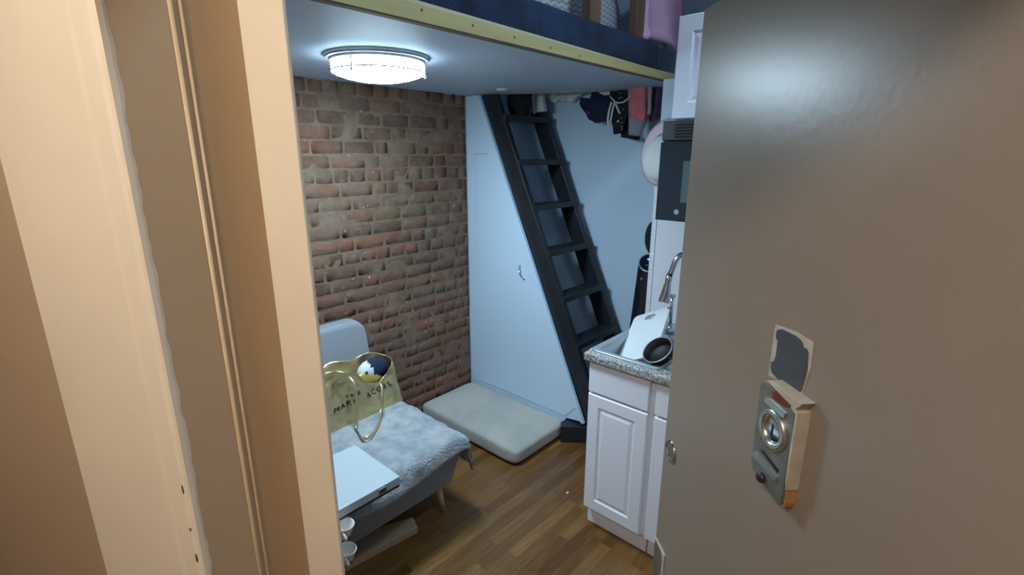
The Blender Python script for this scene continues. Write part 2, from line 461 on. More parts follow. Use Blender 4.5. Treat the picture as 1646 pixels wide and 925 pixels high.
# brick wall: mortar bed plus individually shaped bricks in one mesh
random.seed(5)
bm = bmesh.new()
tone = bm.loops.layers.float_color.new('brick_tone')
def mort(u, v):
    x = -0.62 + u * (2.97); z = v * HC
    return Vector((x, YB + 0.0012 + 0.004 * noise.noise(Vector((x * 9, z * 9, 3))), z))
grid(bm, 130, 140, mort, mi=1)
palette = [(0.150, 0.088, 0.066), (0.165, 0.095, 0.070), (0.125, 0.082, 0.066), (0.105, 0.074, 0.062), (0.18, 0.100, 0.066),
           (0.145, 0.098, 0.070), (0.130, 0.095, 0.072), (0.165, 0.125, 0.085), (0.175, 0.090, 0.064), (0.13, 0.082, 0.062)]
red_palette = [(0.190, 0.098, 0.070), (0.175, 0.096, 0.074), (0.205, 0.100, 0.068), (0.160, 0.090, 0.072), (0.180, 0.092, 0.066), (0.150, 0.096, 0.078)]
pitch = 0.0755
row = 0
z = 0.005
while z < 2.20:
    x = -0.60 + random.uniform(-0.1, 0.02)
    header = (row % 6 == 3)
    while x < XP - 0.01:
        L = (random.uniform(0.092, 0.108) if header or random.random() < 0.22 else random.uniform(0.185, 0.212))
        x1 = min(x + L, XP - 0.004)
        if x1 - x > 0.03:
            g = random.uniform(0.003, 0.0065)
            xa, xb = max(x + g, -0.62), x1 - g
            za, zb = z + random.uniform(0.002, 0.006), z + pitch - random.uniform(0.003, 0.007)
            out = random.uniform(0.0, 0.003)
            c = list(random.choice(red_palette if random.random() < max(0.08, min(0.9, (1.35 - z) / 0.7)) else palette)); k = random.uniform(0.8, 1.2)
            c = [min(1, q * k * t) for q, t in zip(c, (1.18, 1.0, 0.88))]
            nu, nv = (7 if L > 0.15 else 5), 4
            V = []
            sd = random.uniform(0, 100)
            for i in range(nu):
                col_ = []
                for j in range(nv):
                    u, v = i / (nu - 1), j / (nv - 1)
                    ex = u in (0, 1); ey = v in (0, 1)
                    px_ = xa + (xb - xa) * u; pz_ = za + (zb - za) * v
                    px_ += 0.005 * noise.noise(Vector((px_ * 30, pz_ * 30, sd)))
                    pz_ += 0.0045 * noise.noise(Vector((px_ * 25, pz_ * 25, sd + 9)))
                    if ex and ey:
                        px_ += (0.006 if u == 0 else -0.006); pz_ += (0.004 if v == 0 else -0.004)
                    py_ = YB - out + 0.0018 * noise.noise(Vector((px_ * 40, pz_ * 40, sd + 4)))
                    if ex or ey: py_ = YB + 0.0028
                    elif i in (1, nu - 2) or j in (1, nv - 2): py_ += 0.001
                    col_.append(bm.verts.new((px_, py_, pz_)))
                V.append(col_)
            # pull the second ring of vertices out to the rim so the brick face is broad
            for i in (1, nu - 2):
                for j in range(nv):
                    t = 0 if i == 1 else nu - 1
                    if 0 < j < nv - 1: V[i][j].co.x = V[t][j].co.x * 0.8 + V[i][j].co.x * 0.2
            for j in (1, nv - 2):
                for i in range(nu):
                    t = 0 if j == 1 else nv - 1
                    if 0 < i < nu - 1: V[i][j].co.z = V[i][t].co.z * 0.8 + V[i][j].co.z * 0.2
            for i in range(nu - 1):
                for j in range(nv - 1):
                    f_ = bm.faces.new((V[i][j], V[i + 1][j], V[i + 1][j + 1], V[i][j + 1]))
                    f_.material_index = 0; f_.smooth = True
                    for lp in f_.loops: lp[tone] = (*c, 1)
        x = x1
    z += pitch; row += 1
box(bm, -0.62, XP, YB + 0.012, YB + 0.15, 0, HC, mi=1)
struct('wall_left', bm, ['brick', 'mortar'], label='old red brick wall with smeared mortar')

# plaster crumbs left along the top of the brick wall
bm = bmesh.new()
for (px_, py_, s) in ((480, 118, .022), (497, 122, .030), (512, 126, .018), (720, 150, .02), (735, 152, .016)):
    p = atY(px_, py_, YB - 0.006)
    s_ = bmesh.ops.create_icosphere(bm, subdivisions=2, radius=s)['verts']
    for v in s_:
        v.co = Vector((v.co.x * 1.6, v.co.y * 0.25, v.co.z * 0.45)) * (1 + 0.4 * noise.noise(v.co * 60)) + p
        v.co.z = min(v.co.z, ZL - 0.002)
struct('trim_1', bm, 'white_cloth', smooth=True, label='leftover white plaster along the top of the brick wall')

struct('wall_back', newbox(XP, XB + 0.1, YB + 0.0, YB + 0.1, 0, HC), 'white_wall')
bm = newbox(XB, XB + 0.1, 0.7, YB + 0.0, 0, HC)
struct('wall_far', bm, 'white_wall', label='white wall behind the ladder and the tower fan')
bm = newbox(XK, XK + 0.1, -1.3, YK, 0, 2.09, bev=0.004)
box(bm, XK, XK + 0.1, -1.3, 0.9, 2.09, HC)
struct('wall_kitchen', bm, 'white_wall', label='white kitchen wall ending beside the ladder alcove')
struct('wall_alcove', newbox(XK + 0.1, XB, 0.7, 0.8, 0, HC), 'white_wall')
struct('wall_right', newbox(0.95, XK + 0.1, -1.4, -1.3, 0, HC), 'white_wall')
struct('ceiling', newbox(-0.5, 3.05, -1.4, 2.65, HC, HC + 0.05), 'white_wall')

# entry wall with its opening
OA0, OA1 = -0.365, 0.609
bm = bmesh.new()
anprism(bm, [(OA1 + 0.08, NW), (2.543, NW), (2.486, NR), (OA1 + 0.08, NR)], 0, HC)
anprism(bm, [(-2.2, NW), (OA0 - 0.08, NW), (OA0 - 0.08, NR), (-2.2, NR)], 0, HC)
anprism(bm, [(OA0 - 0.08, NW), (OA1 + 0.08, NW), (OA1 + 0.08, NR), (OA0 - 0.08, NR)], 2.12, HC)
struct('wall_front', bm, 'hall_wall', label='tan entry wall around the doorway')

# hallway shell behind the camera
struct('wall_rear', anprism(bmesh.new(), [(-2.2, -0.85), (2.2, -0.85), (2.2, -0.75), (-2.2, -0.75)], 0, 2.65), 'hall_wall')
struct('wall_hall_left', anprism(bmesh.new(), [(2.2, -0.85), (2.3, -0.85), (2.3, NW), (2.2, NW)], 0, 2.65), 'hall_wall')
struct('wall_hall_right', anprism(bmesh.new(), [(-2.3, -0.85), (-2.2, -0.85), (-2.2, NW), (-2.3, NW)], 0, 2.65), 'hall_wall')
o = struct('ceiling', anprism(bmesh.new(), [(-2.3, -0.85), (2.3, -0.85), (2.3, NW), (-2.3, NW)], 2.65, 2.7), 'cream')

# door frame (structure) : casing, jamb lining, stop, bead
fr = bpy.data.objects.new('trim_2', None); COL.objects.link(fr); fr.location = an(0.5, 0.45)
setp(fr, 'cream and tan painted door frame with chipped paint at the left of the opening', None, None, 'structure')
HZ = 2.09
def frame_side(a_in, sgn, wd, sw):
    # casing with a chipped, wavy inner edge
    bm = bmesh.new()
    n = 70
    A0, B0 = [], []
    prof = [(0.010, NC), (0.004, NC + 0.0015), (0.001, NC + 0.004), (0.004, NW)]
    rows_ = []
    for i in range(n + 1):
        zz = HZ * i / n
        wv = 0.0003 + 0.0012 * abs(noise.noise(Vector((zz * 7, a_in * 3, 1)))) + 0.0010 * abs(noise.noise(Vector((zz * 23, a_in, 5))))
        rr = []
        for (da, nn) in prof:
            rr.append(bm.verts.new(an(a_in + sgn * (da + wv), nn + 0.6 * wv, zz)))
        rr.append(bm.verts.new(an(a_in + sgn * wd, NW, zz)))
        rr.append(bm.verts.new(an(a_in + sgn * wd, NC + 0.006, zz)))
        rr.append(bm.verts.new(an(a_in + sgn * (wd - 0.008), NC - 0.0005, zz)))
        rr.append(bm.verts.new(an(a_in + sgn * (0.045 + wv * 2), NC - 0.0005, zz)))
        rr.append(bm.verts.new(an(a_in + sgn * (0.036 + wv * 2), NC + 0.0005, zz)))
        rows_.append(rr)
    for i in range(n):
        a, b_ = rows_[i], rows_[i + 1]
        for k in range(len(a)):
            k2 = (k + 1) % len(a)
            bm.faces.new((a[k], a[k2], b_[k2], b_[k]))
    bm.faces.new(rows_[0]); bm.faces.new(rows_[-1][::-1])
    bmesh.ops.recalc_face_normals(bm, faces=bm.faces)
    obj('casing', bm, 'cream', fr)
    # lining (reveal)
    bm = bmesh.new()
    e = a_in + sgn * 0.08
    anprism(bm, [(a_in, NC + 0.008), (e, NC + 0.008), (e, NR), (a_in, NR)], 0, HZ + 0.03)
    obj('jamb_lining', bm, 'tan', fr)
    # rounded bead running up the lining
    bm = bmesh.new()
    for nn, rad in ((NC + 0.080, 0.0028), (NC + 0.092, 0.0022)):
        tube(bm, [an(a_in, nn, 0.0), an(a_in, nn, HZ)], rad, 8, flat=(1, 1))
    obj('bead', bm, 'tan', fr, smooth=True)
    bm = bmesh.new()
    st = a_in - sgn * sw
    anprism(bm, [(a_in + sgn * 0.002, NS), (st, NS), (st, NS + 0.007), (a_in + sgn * 0.002, NS + 0.007)], 0, HZ, bev=0.002)
    obj('door_stop', bm, 'cream', fr)
frame_side(OA1, 1, 0.264, 0.0765)
frame_side(OA0, -1, 0.15, 0.012)
bm = bmesh.new()
anprism(bm, [(OA0 - 0.15, NC), (OA1 + 0.264, NC), (OA1 + 0.264, NW), (OA0 - 0.15, NW)], HZ, HZ + 0.15, bev=0.004)
obj('head_casing', bm, 'cream', fr)
bm = bmesh.new()
anprism(bm, [(OA0, NW), (OA1, NW), (OA1, NR), (OA0, NR)], HZ, HZ + 0.03)
obj('head_lining', bm, 'tan', fr)
# ragged border of cream paint left on the tan lining beside the casing, and paint chips
bm = bmesh.new()
nseg = 260
rows_ = []
for i in range(nseg + 1):
    zz = 0.6 + 1.45 * i / nseg
    wd_ = 0.0055 + 0.0035 * noise.noise(Vector((zz * 9, 0, 3))) + 0.003 * noise.noise(Vector((zz * 40, 1, 3))) + 0.003 * max(0, noise.noise(Vector((zz * 16, 7, 1))))
    wd_ = max(0.002, wd_)
    rows_.append([bm.verts.new(an(OA1 - 0.0004, NC + 0.003, zz)), bm.verts.new(an(OA1 - 0.0007, NC + 0.006 + wd_ * .5, zz)), bm.verts.new(an(OA1 - 0.0001, NC + 0.007 + wd_, zz))])
for i in range(nseg):
    for k in (0, 1): bm.faces.new((rows_[i][k], rows_[i][k + 1], rows_[i + 1][k + 1], rows_[i + 1][k]))
obj('paint_border', bm, 'cream', fr)
bm = bmesh.new()
for (x_, y_, s) in ((294, 788, 0.007), (316, 898, 0.007), (306, 852, 0.0025)):
    v_ = ray(x_, y_); n_ = N_.dot(v_); p = EYE + v_ * ((NC + 0.0005) / n_)
    vs = bmesh.ops.create_icosphere(bm, subdivisions=2, radius=1.0)['verts']
    for v in vs:
        q = v.co.copy(); k = 1 + 0.5 * noise.noise(q * 3)
        v.co = p + A_ * q.x * 0.0014 * k + N_ * q.y * 0.0012 + Vector((0, 0, q.z * s * k))
obj('paint_chip', bm, 'raw_wood', fr)

# ------------------------------------------------------------------ entry door, opened inward to the right
DD = bdir(-5.0)                       # from hinge toward the free edge
bE = math.radians(19.08)
EDGE = (FW * math.cos(bE) + RT * math.sin(bE)) * (1.2 / math.cos(bE))
DN = Vector((-DD.y, DD.x, 0))         # face normal, toward the camera side
def dp(s, z, off=0.0):                # point on the door face: s from the free edge back to the hinge
    v = EDGE - DD * s + DN * off
    return Vector((v.x, v.y, z))
def dprism(bm, pts, o0, o1, bev=0.0, mi=0, seg=2):
    A0 = [bm.verts.new(dp(p[0], p[1], o0)) for p in pts]; B0 = [bm.verts.new(dp(p[0], p[1], o1)) for p in pts]
    n = len(pts); fs = [bm.faces.new(A0), bm.faces.new(B0[::-1])]
    for i in range(n): fs.append(bm.faces.new((A0[i], B0[i], B0[(i + 1) % n], A0[(i + 1) % n])))
    for f_ in fs: f_.material_index = mi
    bmesh.ops.recalc_face_normals(bm, faces=fs)
    if bev:
        es = list(set(e for f_ in fs for e in f_.edges))
        for f_ in bmesh.ops.bevel(bm, geom=es, offset=bev, segments=seg, affect='EDGES', profile=0.5)['faces']: f_.material_index = mi
    return bm
dr = bpy.data.objects.new('door_1', None); COL.objects.link(dr); dr.location = dp(0.84, 0.0, -0.02)
setp(dr, 'taupe painted entry door standing open at the right, with an old lock plate', None, None, 'structure')
bm = bmesh.new(); dprism(bm, [(0, 0.012), (0.85, 0.012), (0.85, 2.053), (0, 2.053)], -0.045, 0.0, bev=0.003)
obj('door_leaf', bm, 'door', dr)
def don(x, y, off=0.0):
    v = ray(x, y); t = (EDGE + DN * off).dot(DN) / v.dot(DN)
    P = EYE + v * t
    return ((EDGE - Vector((P.x, P.y, 0))).dot(DD), P.z)
def dpx(pts, off=0.0): return [don(x, y, off) for (x, y) in pts]
# dark patch with bare painted border
obj('bare_border', dprism(bmesh.new(), dpx([(1247.5, 522), (1280, 533), (1309, 551), (1304, 592), (1290, 634), (1262, 617), (1236, 604)]), 0.0, 0.0012), 'bare_edge', dr)
obj('paint_patch', dprism(bmesh.new(), dpx([(1250, 533), (1253, 530), (1259, 529.5), (1266, 533), (1280, 540), (1289, 547), (1292, 553), (1293, 558), (1299, 562), (1301, 568), (1299.5, 592), (1295, 612), (1290, 629), (1284, 632),
    (1279, 631), (1266, 622), (1254, 612), (1242, 599), (1240.5, 592), (1241, 582), (1246, 581), (1249, 572), (1251, 556), (1252, 548), (1249, 543)]), 0.001, 0.0024), 'patch', dr, label='dark blue grey patch')
# lock guard plate on its wooden backing
LK = 0.022
FP = dpx([(1222, 615), (1230, 613), (1277, 662), (1276, 682), (1253.5, 812), (1248, 809), (1206, 750), (1207, 738)], LK)
lk = obj('lock_plate', dprism(bmesh.new(), FP, 0.006, LK, bev=0.002), 'steel', dr)
s_r = max(p_[0] for p_ in FP); s_l = min(p_[0] for p_ in FP); z_t = max(p_[1] for p_ in FP); z_b = min(p_[1] for p_ in FP)
zc_r = don(1277, 662, LK)[1]
obj('wood_backing', dprism(bmesh.new(), [(s_l + 0.008, z_b + 0.05), (s_r - 0.01, z_b - 0.004), (s_r + 0.0005, z_b - 0.002), (s_r + 0.0045, z_b + 0.01), (s_r + 0.0045, zc_r - 0.004), (s_l + 0.008, z_t - 0.004)], 0.0, LK - 0.006, bev=0.001), 'raw_orange', dr)
obj('painted_rim', dprism(bmesh.new(), [(s_r + 0.0008, z_b + 0.115), (s_r + 0.0028, z_b + 0.055), (s_r + 0.006, z_b + 0.035), (s_r + 0.006, zc_r + 0.002), (s_r - 0.012, zc_r + 0.008), (s_r - 0.012, zc_r + 0.002), (s_r + 0.0008, zc_r - 0.003)], 0.0, LK + 0.001, bev=0.001), 'bare_edge', dr)
obj('painted_rim', dprism(bmesh.new(), dpx([(1232, 612), (1240, 612), (1291, 650), (1284, 656), (1278, 659)], LK), 0.0, LK + 0.001, bev=0.001), 'bare_edge', dr)
obj('slot', dprism(bmesh.new(), dpx([(1243, 630), (1247, 629), (1271, 652), (1268, 657), (1262, 655), (1242, 641)], LK), LK - 0.002, LK + 0.0008), 'rust', lk, label='red primed slot')
def bar(pts, nm, m, h): obj(nm, dprism(bmesh.new(), dpx(pts, LK), LK - 0.002, LK + h, bev=0.0008), m, lk)
bar([(1232, 639), (1238, 641), (1264, 665), (1262, 674), (1230, 646)], 'bar', 'steel_bright', 0.003)
bar([(1213, 727), (1217, 726), (1250, 768), (1248, 776), (1211, 733)], 'bar', 'steel_bright', 0.003)
bar([(1222, 723), (1227, 724), (1252, 756), (1250, 762)], 'slot', 'print', 0.0008)
rc = don(1240, 692, LK + 0.004)
cc = dp(rc[0], rc[1], LK - 0.001)
rr_ = 0.5 * abs(don(1240, 657, LK)[1] - don(1240, 727, LK)[1])
bm = bmesh.new()
lathe(bm, [(rr_ * 0.62, 0.0), (rr_ * 0.97, 0.0), (rr_, 0.003), (rr_ * 0.93, 0.007), (rr_ * 0.78, 0.008), (rr_ * 0.66, 0.006), (rr_ * 0.60, 0.002)], cc, DN, 40)
ring = obj('cylinder_ring', bm, 'steel_bright', lk, smooth=True)
bm = bmesh.new()
lathe(bm, [(rr_ * 0.61, 0.0012), (rr_ * 0.60, 0.002), (rr_ * 0.48, 0.0035), (0.0, 0.0035)], cc, DN, 28)
obj('cylinder_core', bm, 'chrome', ring, smooth=True)
bm = bmesh.new()
dprism(bm, [(rc[0] - 0.002, rc[1] - 0.010), (rc[0] + 0.002, rc[1] - 0.010), (rc[0] + 0.002, rc[1] + 0.010), (rc[0] - 0.002, rc[1] + 0.010)], LK + 0.0026, LK + 0.0032)
obj('keyhole', bm, 'print', ring)
sc_ = don(1222, 768, LK + 0.004)
bm = bmesh.new()
lathe(bm, [(0.0, 0.012), (0.007, 0.012), (0.0095, 0.008), (0.0095, 0.0), (0.0, 0.0)], dp(sc_[0], sc_[1], LK - 0.004), DN, 18)
obj('screw_head', bm, 'black_satin', lk, smooth=True)
# small lock hole escutcheon and the latch plate near the free edge
eh = don(1078, 724)
bm = bmesh.new()
lathe(bm, [(0.021, 0.0), (0.030, 0.0), (0.0305, 0.003), (0.027, 0.005), (0.022, 0.004), (0.020, 0.001)], dp(eh[0] + 0.004, eh[1], 0.0), DN, 30)
es_ = obj('escutcheon', bm, 'chrome', dr, smooth=True)
bm = bmesh.new(); lathe(bm, [(0.0, 0.002), (0.0205, 0.002), (0.0205, 0.0005)], dp(eh[0] + 0.004, eh[1], 0.0), DN, 24)
obj('key_cylinder', bm, 'steel', es_)
l0 = don(1052, 854); l1 = don(1069, 897)
sa, sb_, zt_ = 0.004, l1[0], 0.5 * (l0[1] + l1[1])
bm = bmesh.new()
dprism(bm, [(sa, zt_ - 0.16), (sb_ - 0.008, zt_ - 0.16), (sb_ - 0.008, zt_ - 0.006), (sa, zt_ - 0.006)], 0.0, 0.003, bev=0.001)
obj('latch_plate', bm, 'steel', dr)
bm = bmesh.new()
dprism(bm, [(sa, zt_), (sb_, zt_), (sb_, zt_ - 0.16), (sb_ - 0.008, zt_ - 0.16), (sb_ - 0.009, zt_ - 0.03), (sb_ - 0.014, zt_ - 0.018), (sb_ - 0.02, zt_ - 0.006), (sa, zt_ - 0.0055)], 0.0, 0.004)
obj('bare_border', bm, 'bare_edge', dr)

# ------------------------------------------------------------------ loft
def loft_poly(y0=1.22):
    def inner(Y): return (NR + 0.012 - N_.y * Y) / N_.x
    return [(inner(y0), y0), (XB - 0.005, y0), (XB - 0.005, 1.37), (2.62, 1.975), (2.345, 2.455), (2.345, YB - 0.012), (inner(YB - 0.012), YB - 0.012)]
lf = thing('loft_platform', 'low loft platform with white underside and yellow wooden edge trim above the room', 'loft', (1.3, 1.9, ZL))
obj('underside_board', prism(bmesh.new(), loft_poly(1.238), 'Z', ZL, ZL + 0.04), 'board', lf)
# sagging yellow trim
def trim(y0, y1, zl0, zl1, zh0, zh1, name, m):
    bm = bmesh.new(); x0, x1 = 0.27, XB - 0.01
    prism(bm, [(x0, zl0), (x1, zl1), (x1, zh1), (x0, zh0)], 'Y', y0, y1)
    return obj(name, bm, m, lf)
trim(1.214, 1.236, 2.099, 2.099, 2.103, 2.103, 'trim_underside', 'raw_wood')
trim(1.212, 1.236, 2.1032, 2.1032, 2.150, 2.134, 'edge_trim', 'yellow')
trim(1.222, 1.240, 2.1505, 2.1345, 2.166, 2.137, 'trim_cap', 'yellow_pale')
for (x_, y_) in ((760, 41), (827, 60), (885, 77), (932, 90), (678, 16)):
    p = atY(x_, y_, 1.212)
    bm = bmesh.new(); lathe(bm, [(0.0, 0.0015), (0.003, 0.0015), (0.0042, 0.0), (0.0042, -0.001)], p, (0, -1, 0), 10)
    obj('nail_head', bm, 'raw_wood', lf)
rg = thing('loft_railing', 'brown wooden railing posts rising from the loft edge in front of the bedding', 'railing', (1.9, 1.33, 2.285))
for (x0, x1) in ((946, 964), (1022, 1040)):
    a = atY(x0, 12, 1.32); b_ = atY(x1, 12, 1.32)
    bm = bmesh.new(); box(bm, a.x, b_.x, 1.31, 1.355, 2.285, 2.75, bev=0.006)
    obj('post', bm, 'post', rg)
bm = bmesh.new(); box(bm, 0.5, 2.3, 1.305, 1.36, 2.75, 2.79, bev=0.006); obj('rail', bm, 'post', rg)
# screws under the board
p = atZ(862, 90, ZL)
bm = bmesh.new()
for dx in (-0.012, 0.012):
    lathe(bm, [(0.0, 0.003), (0.004, 0.003), (0.006, 0.0)], (p.x + dx, p.y, ZL), (0, 0, -1), 10)
obj('screw', bm, 'plastic_white', lf)

# navy plush mattress along the loft edge
bm = bmesh.new()
ZM = 2.142
outline = [(1.243, ZM), (1.238, ZM + 0.03), (1.240, ZM + 0.10), (1.250, ZM + 0.125), (1.275, ZM + 0.138), (2.30, ZM + 0.138), (2.32, ZM + 0.11), (2.32, ZM)]
V = []
for i in range(90):
    x = 0.30 + 2.16 * i / 89
    rr = []
    for (yy, zz) in outline:
        if x > 2.30 and yy > 1.6: yy = 1.62
        k = 0.006 * noise.noise(Vector((x * 5, yy * 3, zz * 8)))
        ylim = yy
        if yy > 2.0: ylim = min(yy, 2.46 if x < 2.28 else 1.62)
        if x > 2.0 and yy > 2.0: ylim = 2.46 - (x - 2.0) * 1.4
        rr.append(bm.verts.new((x, ylim + k, max(ZM, zz + k * (1 if zz > ZM + 0.05 else 0)))))
    V.append(rr)
for i in range(89):
    for k in range(len(outline)):
        k2 = (k + 1) % len(outline)
        bm.faces.new((V[i][k], V[i][k2], V[i + 1][k2], V[i + 1][k]))
bm.faces.new(V[0]); bm.faces.new(V[-1][::-1]); bmesh.ops.recalc_face_normals(bm, faces=bm.faces)
o = obj('mattress', bm, 'navy_carpet', smooth=True)
setp(o, 'dark navy plush mattress lying along the loft edge above the yellow trim', 'mattress')

def pillow(name, c, size, m, label, cat, seed=0, tilt=0.0, nu=30, nv=20, puff=0.5):
    bm = bmesh.new()
    L, Wd, H_ = size
    def fn(u, v):
        th = 2 * math.pi * u; ph = math.pi * (v - .5)
        cx, sx_ = math.cos(th), math.sin(th); cz, sz = math.cos(ph), math.sin(ph)
        e = puff
        sg = lambda q, e_: math.copysign(abs(q) ** e_, q)
        q = Vector((sg(cz, 0.6) * sg(cx, e) * L / 2, sg(cz, 0.6) * sg(sx_, e) * Wd / 2, sg(sz, 0.7) * H_ / 2))
        q *= 1 + 0.05 * noise.noise(q * 9 + Vector((seed, 0, 0)))
        if tilt:
            q = Matrix.Rotation(tilt, 3, 'X') @ q
        return q + Vector(c)
    grid(bm, nu, nv, fn, wrap=True)
    bmesh.ops.remove_doubles(bm, verts=bm.verts, dist=1e-5)
    o = obj(name, bm, m, smooth=True)
    return setp(o, label, cat)

# pink blanket hanging folded at the far end, herringbone duvet behind the posts
bm = bmesh.new()
pk0 = atY(1040, 30, 1.30); pk1 = atY(1092, 30, 1.30)
def fpk(u, v):
    x = pk0.x + (pk1.x + 0.05 - pk0.x) * u
    z = 2.284 + 0.42 * v + 0.012 * (1 - v) * math.sin(u * 5)
    return Vector((x, 1.29 + 0.012 * math.sin(u * 9) + 0.02 * v - 0.012 * math.sin(min(1, v * 8) * math.pi), z))
grid(bm, 24, 24, fpk)
o = obj('folded_blanket', bm, 'pink_cloth', smooth=True); mod_solid(o, 0.06, 1); 
setp(o, 'pink blanket standing at the far end of the loft mattress beside the upper cabinet', 'blanket')
bm = bmesh.new()
d0 = atY(895, 5, 1.40); d1 = atY(1026, 20, 1.40)
def fdv(u, v):
    x = d0.x - 0.25 + (d1.x + 0.22 - d0.x) * u
    top = 2.64 - 0.02 * math.sin(u * 7)
    z = 2.292 + (top - 2.292) * math.sin(v * math.pi / 2)
    y = 1.50 + 0.03 * math.sin(u * 6 + 1) + 0.25 * v * v - 0.03 * math.sin(v * math.pi)
    return Vector((x, y, z))
grid(bm, 40, 24, fdv)
o = obj('duvet', bm, 'chevron', smooth=True); mod_solid(o, 0.05, 0)
setp(o, 'white herringbone duvet behind the brown posts on the loft', 'duvet')

# ------------------------------------------------------------------ ceiling lamp under the loft
def ceiling_lamp(cx, cy, zc, R, glass_m, label, side_m=None):
    t = thing('ceiling_lamp', label, 'lamp', (cx, cy, zc))
    bm = bmesh.new()
    lathe(bm, [(0.0, 0.0), (R, 0.0), (R, 0.008), (R * 0.985, 0.014), (R * 0.92, 0.014), (R * 0.90, 0.022), (R * 0.2, 0.022), (0.0, 0.022)], (cx, cy, zc), (0, 0, -1), 64)
    obj('mounting_plate', bm, 'lamp_rim', t, smooth=False)
    bm = bmesh.new()
    r_ = R * 0.885
    lathe(bm, [(0.0, 0.0222), (r_, 0.0222), (r_, 0.060), (0.0, 0.060)], (cx, cy, zc), (0, 0, -1), 64)
    obj('glass_drum', bm, side_m or glass_m, t)
    bm = bmesh.new()
    lathe(bm, [(0.0, 0.0602), (r_, 0.0602), (r_ * 0.985, 0.062), (r_ * 0.92, 0.067), (r_ * 0.75, 0.077), (r_ * 0.5, 0.086), (r_ * 0.25, 0.091), (0.0, 0.093)], (cx, cy, zc), (0, 0, -1), 64)
    obj('glass_bowl', bm, glass_m, t, smooth=False)
    bm = bmesh.new()
    lathe(bm, [(r_ + 0.0005, 0.055), (r_ + 0.003, 0.055), (r_ + 0.003, 0.059), (r_ + 0.0005, 0.059)], (cx, cy, zc), (0, 0, -1), 64, closed=True)
    obj('band', bm, 'lamp_rim', t)
    for k in range(3):
        a = math.radians(-35 + 120 * k)
        px_, py_ = cx + math.cos(a) * (r_ + 0.0045), cy + math.sin(a) * (r_ + 0.0045)
        bm = bmesh.new()
        tube(bm, [(px_, py_, zc - 0.013), (px_, py_, zc - 0.066)], 0.0028, 8)
        lathe(bm, [(0.0, -0.006), (0.004, -0.005), (0.0055, 0.0), (0.004, 0.005), (0.0, 0.006)], (px_, py_, zc - 0.068), (0, 0, -1), 10)
        obj('clip', bm, 'lamp_rim', t, smooth=True)
    return t
ceiling_lamp(1.20, 1.78, ZL - 0.0005, 0.197, 'lamp_room', 'lit round ceiling lamp with nickel rim under the white loft', 'lamp_room_side')
hl = an(0.40, -0.50, 2.649)
ceiling_lamp(hl.x, hl.y, 2.649, 0.16, 'lamp_hall', 'warm round ceiling lamp in the hallway outside the door')
ceiling_lamp(1.45, 0.05, HC - 0.0005, 0.20, 'fill_kitchen', 'cold white fill lamp added unseen on the high ceiling over the kitchen side')  # added out of view to light the loft trim, bedding and kitchen fronts
p = atZ(807, 143, ZL)
bm = bmesh.new(); lathe(bm, [(0.0, 0.012), (0.022, 0.011), (0.034, 0.006), (0.036, 0.0), (0.0, 0.0)], (p.x, p.y, ZL), (0, 0, -1), 24)
o = obj('ceiling_disc', bm, 'plastic_white', smooth=True); setp(o, 'small white round cap on the loft underside near the ladder', 'cap')

# ------------------------------------------------------------------ closet panel under the ladder
def yline(z): return 1.536 + (z - 0.165) * (2.404 - 1.536) / (2.106 - 0.165)
cl = thing('closet', 'white triangular closet panel with a slanted edge under the black ladder', 'closet', (XP + 0.01, 2.1, 0))
bm = bmesh.new()
prism(bm, [(YB - 0.004, 0.0), (YB - 0.004, ZL - 0.002), (yline(ZL - 0.002) + 0.02, ZL - 0.002), (yline(0.135) + 0.02, 0.135), (1.66, 0.118), (1.66, 0.0)], 'X', XP, XP + 0.018)
obj('panel', bm, 'closet', cl)
bm = bmesh.new()
prism(bm, [(yline(ZL - 0.003) + 0.022, ZL - 0.003), (yline(ZL - 0.003), ZL - 0.003), (yline(0.128), 0.128), (yline(0.128) + 0.022, 0.128)], 'X', XP - 0.006, XP + 0.018, bev=0.002)
obj('edge_strip', bm, 'closet', cl)
bm = bmesh.new()
# hidden door: thin raised leaf with its outline gap
dz = 1.745
pts = [(2.445, 0.13), (2.445, dz), (yline(dz) + 0.0215, dz), (yline(0.22) + 0.0215, 0.22), (1.66, 0.13)]
prism(bm, pts, 'X', XP - 0.0035, XP, bev=0.0012)
obj('closet_door', bm, 'closet', cl)
bm = bmesh.new()
prism(bm, [(2.4475, 0.13), (2.4475, dz + 0.004), (2.34, dz + 0.004), (2.34, dz + 0.0005), (2.4455, dz + 0.0005), (2.4455, 0.13)], 'X', XP - 0.0012, XP + 0.0002)
obj('door_gap', bm, 'grey_cloth', cl)
h0 = atX(836, 428, XP - 0.003); h1 = atX(843, 449, XP - 0.003)
bm = bmesh.new()
pth = []
for k in range(13):
    t_ = k / 12
    q = h0.lerp(h1, t_); q.x -= 0.028 * math.sin(math.pi * t_) ** 0.7
    pth.append(q)
tube(bm, pth, 0.0042, 8)
for q in (h0, h1):
    lathe(bm, [(0.0, 0.003), (0.006, 0.003), (0.007, 0.0)], (XP - 0.0035, q.y, q.z), (-1, 0, 0), 12)
obj('handle', bm, 'chrome', cl, smooth=True)

